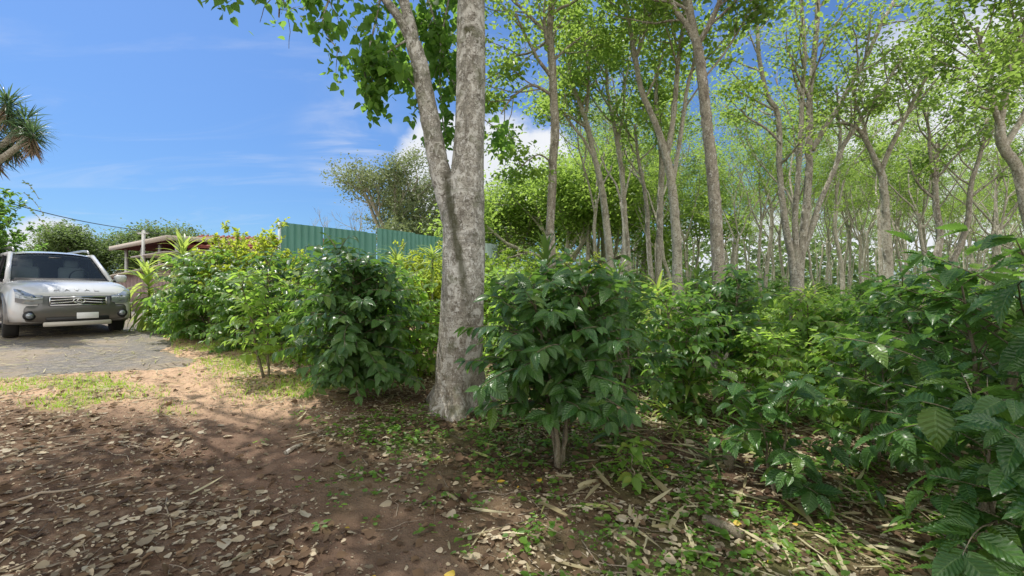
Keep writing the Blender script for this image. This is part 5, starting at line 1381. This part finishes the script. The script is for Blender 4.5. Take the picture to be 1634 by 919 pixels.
mb = MB(); x, y = sample(60, -1., 4., 2., 4.6, lambda x, y: .5 + 0 * x); lay(mb, CURL, x, y, rng.uniform(.03, .065, len(x)), .02, .3)
o = obj('yellow_leaf_litter', mb, M['yellow']); tag(o, 'few yellow fallen leaves dotted among the litter', 'leaf litter', kind='stuff')
# fine debris: crumbs of leaf and bark
mb = MB()
x, y = sample(60000, -6.5, 5.5, 1.2, 7.5, lambda x, y: .9 * trk(x, y) * np.clip(fbm(x * 3., y * 3., 95, 4) * 3.0 - .9, .12, 1.1) * (~inroad(x, y)))
lay(mb, LEAF_SH, x, y, rng.uniform(.008, .032, len(x)), .004, .35)
o = obj('fine_debris', mb, M['litter']); tag(o, 'crumbled fragments of dry leaves and bark mixed into the soil', 'leaf litter', kind='stuff')
# twigs
mb = MB()
x, y = sample(2600, -6, 5, 1.4, 9, lambda x, y: .6 * trk(x, y))
for a, b in zip(x, y):
    t_ = rng.uniform(0, 6.28); L = rng.uniform(.08, .5); n = 5; u = np.linspace(-.5, .5, n); px_ = a + np.cos(t_) * L * u + rng.normal(0, .01, n); py_ = b + np.sin(t_) * L * u + rng.normal(0, .01, n)
    tube(mb, np.stack([px_, py_, gzv(px_, py_) + .008], -1), np.linspace(1, .5, n) * rng.uniform(.0015, .005), 4)
o = obj('twig_litter', mb, M['twig']); tag(o, 'thin dry twigs strewn over the soil', 'twigs', kind='stuff')
# gravel / clods
mb = MB(); x, y = sample(16000, -4.5, 3., 1.2, 5.5, lambda x, y: np.clip(1.2 - seg_dist(x, y, TRACK) / 1.2, .12, 1))
r_ = rng.uniform(.002, .008, len(x)); oct_ = np.array([[1, 0, 0], [0, 1, 0], [-1, 0, 0], [0, -1, 0], [0, 0, .7], [0, 0, -.7]])
Vv = np.stack([x, y, gzv(x, y)], -1)[:, None] + (oct_[None] + rng.normal(0, .2, (len(x), 6, 3))) * r_[:, None, None]
ff = np.array([[0, 1, 4, 4], [1, 2, 4, 4], [2, 3, 4, 4], [3, 0, 4, 4], [1, 0, 5, 5], [2, 1, 5, 5], [3, 2, 5, 5], [0, 3, 5, 5]])
mb.add(Vv.reshape(-1, 3), (ff[None] + (np.arange(len(x)) * 6)[:, None, None]).reshape(-1, 4), None, np.repeat(rng.random(len(x)), 6))
o = obj('soil_clods', mb, plain('clod', (.16, .10, .07), .95, var=.5, vs=30)); tag(o, 'small crumbs and clods of reddish soil on the path', 'soil clods', kind='stuff')
# grass
mb = MB()
x, y = sample(210000, -13, -1.2, 3.9, 15, lambda x, y: grassmask(x, y) * .95 * np.clip(9 / y, .3, 1))
n = len(x); a = rng.uniform(0, 6.28, n); e = rng.uniform(.35, 1.3, n); h = rng.uniform(.025, .085, n); wd_ = rng.uniform(.002, .005, n) * (1 + y / 8)
b0 = np.stack([x, y, gzv(x, y) - .004], -1); d_ = np.stack([np.cos(a) * np.cos(e), np.sin(a) * np.cos(e), np.sin(e)], -1); s_ = np.stack([-np.sin(a), np.cos(a), 0 * a], -1)
V = np.stack([b0 - s_ * wd_[:, None], b0 + s_ * wd_[:, None], b0 + d_ * h[:, None]], 1).reshape(-1, 3); k = np.arange(n) * 3
mb.add(V, np.stack([k, k + 1, k + 2, k + 2], -1), None, np.repeat(rng.random(n), 3))
o = obj('grass', mb, M['grass']); tag(o, 'thin patchy green grass beside the asphalt and dirt track', 'grass', kind='stuff')
# weeds
mb = MB(); SM = [leaf_folded(.42, .15, .1), leaf_folded(.36, .3, .25)]
x, y = sample(25000, -2.4, 9, 1.5, 12, lambda x, y: greenmask(x, y) * .75)
P, Dd, Nn, LL = [], [], [], []
for a, b in zip(x, y):
    k = rng.integers(4, 8); h = rng.uniform(.02, .10); c = np.array([a, b, gz(a, b)]); sz = rng.uniform(.016, .045)
    for q in range(k):
        t_ = rng.uniform(0, 6.28); P.append(c + [math.cos(t_) * .02 * q / 2, math.sin(t_) * .02 * q / 2, h * (.3 + .7 * rng.random())]); Dd.append([math.cos(t_), math.sin(t_), rng.uniform(-.1, .4)]); Nn.append(UP + rng.normal(0, .3, 3)); LL.append(sz * rng.uniform(.7, 1.4))
put_leaves(mb, SM, P, Dd, Nn, LL, rng)
o = obj('weeds', mb, M['weed']); tag(o, 'low green clover like weeds covering patches of soil', 'ground cover', kind='stuff')
mb = MB()
x, y = sample(16000, 1, 60, 9, 50, lambda x, y: (x > .1 * y) & (x < 1.3 * y)); n = len(x)
a = rng.uniform(0, 6.28, n); d_ = np.stack([np.cos(a), np.sin(a), rng.uniform(0, 1.2, n)], -1)
put_leaves(mb, [STRAPS[1], LEAF_LO[0]], np.stack([x, y, gz0(x, y) + rng.uniform(0, .5, n)], -1), d_, UP + rng.normal(0, .4, (n, 3)), rng.uniform(.18, .45, n), rng)
o = obj('undergrowth', mb, M['hedge_green']); tag(o, 'bright green undergrowth between the far coffee rows', 'undergrowth', kind='stuff')

mb = MB(); n = 26000
y = rng.uniform(56, 95, n); x = y * rng.uniform(.05, 1.45, n); zc = rng.uniform(0, 1, n) ** 1.5 * 9
k = fbm(x * .22, y * .22 + zc * .3, 55, 3) + .12 * fbm(x * .9, zc * .9, 56, 2) > .50 - .10 * (zc < 1.6); x, y, zc = x[k], y[k], zc[k]; n = len(x)
put_leaves(mb, LEAF_LO, np.stack([x, y, gz0(x, y) + zc], -1), np.stack([rng.normal(0, 1, n), rng.normal(0, 1, n), rng.normal(-.2, .4, n)], -1), UP + rng.normal(0, .5, (n, 3)), rng.uniform(.5, 1.1, n), rng)
o = obj('far_wood', mb, M['far']); tag(o, 'dark green wood closing the view behind the farthest trunks', 'wood', kind='stuff')
# a few countable things lying on the ground
def stick(pts, r0, r1, name, label, cat, mat='twig', sides=8):
    xs = np.array([p[0] for p in pts]); ys = np.array([p[1] for p in pts]); zo = np.array([p[2] for p in pts]); b = np.array([xs[0], ys[0], gz(xs[0], ys[0])])
    g = MB(); P = np.stack([xs, ys, gzv(xs, ys) + zo], -1) - b; tube(g, P, np.linspace(r0, r1, len(P)), sides)
    o = obj(name, g, M[mat], None, tuple(b)); tag(o, label, cat); return o
Gp = lambda px, py: (lambda dd: ((px - 817) / F * dd, dd))(CAMH * F / (py - 460))
a, b = Gp(455, 745), Gp(482, 733); stick([(a[0], a[1], .015), ((a[0] + b[0]) / 2, (a[1] + b[1]) / 2, .025), (b[0], b[1], .012)], .02, .014, 'stick', 'short thick brown stick lying on the bare dirt track', 'stick', 'bark_warm')
a, b = Gp(1125, 838), Gp(1185, 868); stick([(a[0], a[1], .03), ((a[0] + b[0]) / 2, (a[1] + b[1]) / 2, .035), (b[0], b[1], .03)], .035, .028, 'log', 'rotting mossy log half buried in litter at lower right', 'log', 'stem', 12)
a, b = Gp(0, 850), Gp(215, 800); stick([(a[0] + (b[0] - a[0]) * u, a[1] + (b[1] - a[1]) * u + .03 * math.sin(u * 9), .012) for u in np.linspace(0, 1, 9)], .010, .004, 'stick', 'long thin dry stem lying along the lower left ground', 'stick')
a, b = Gp(1185, 770), Gp(1182, 765)
stick([(a[0], a[1] + .25, -.03), (a[0] + .02, a[1] + .26, .08), (a[0] + .01, a[1] + .25, .19)], .055, .04, 'stump', 'small mossy cut coffee stump under the low sprawling seedling', 'stump', 'stem', 12)
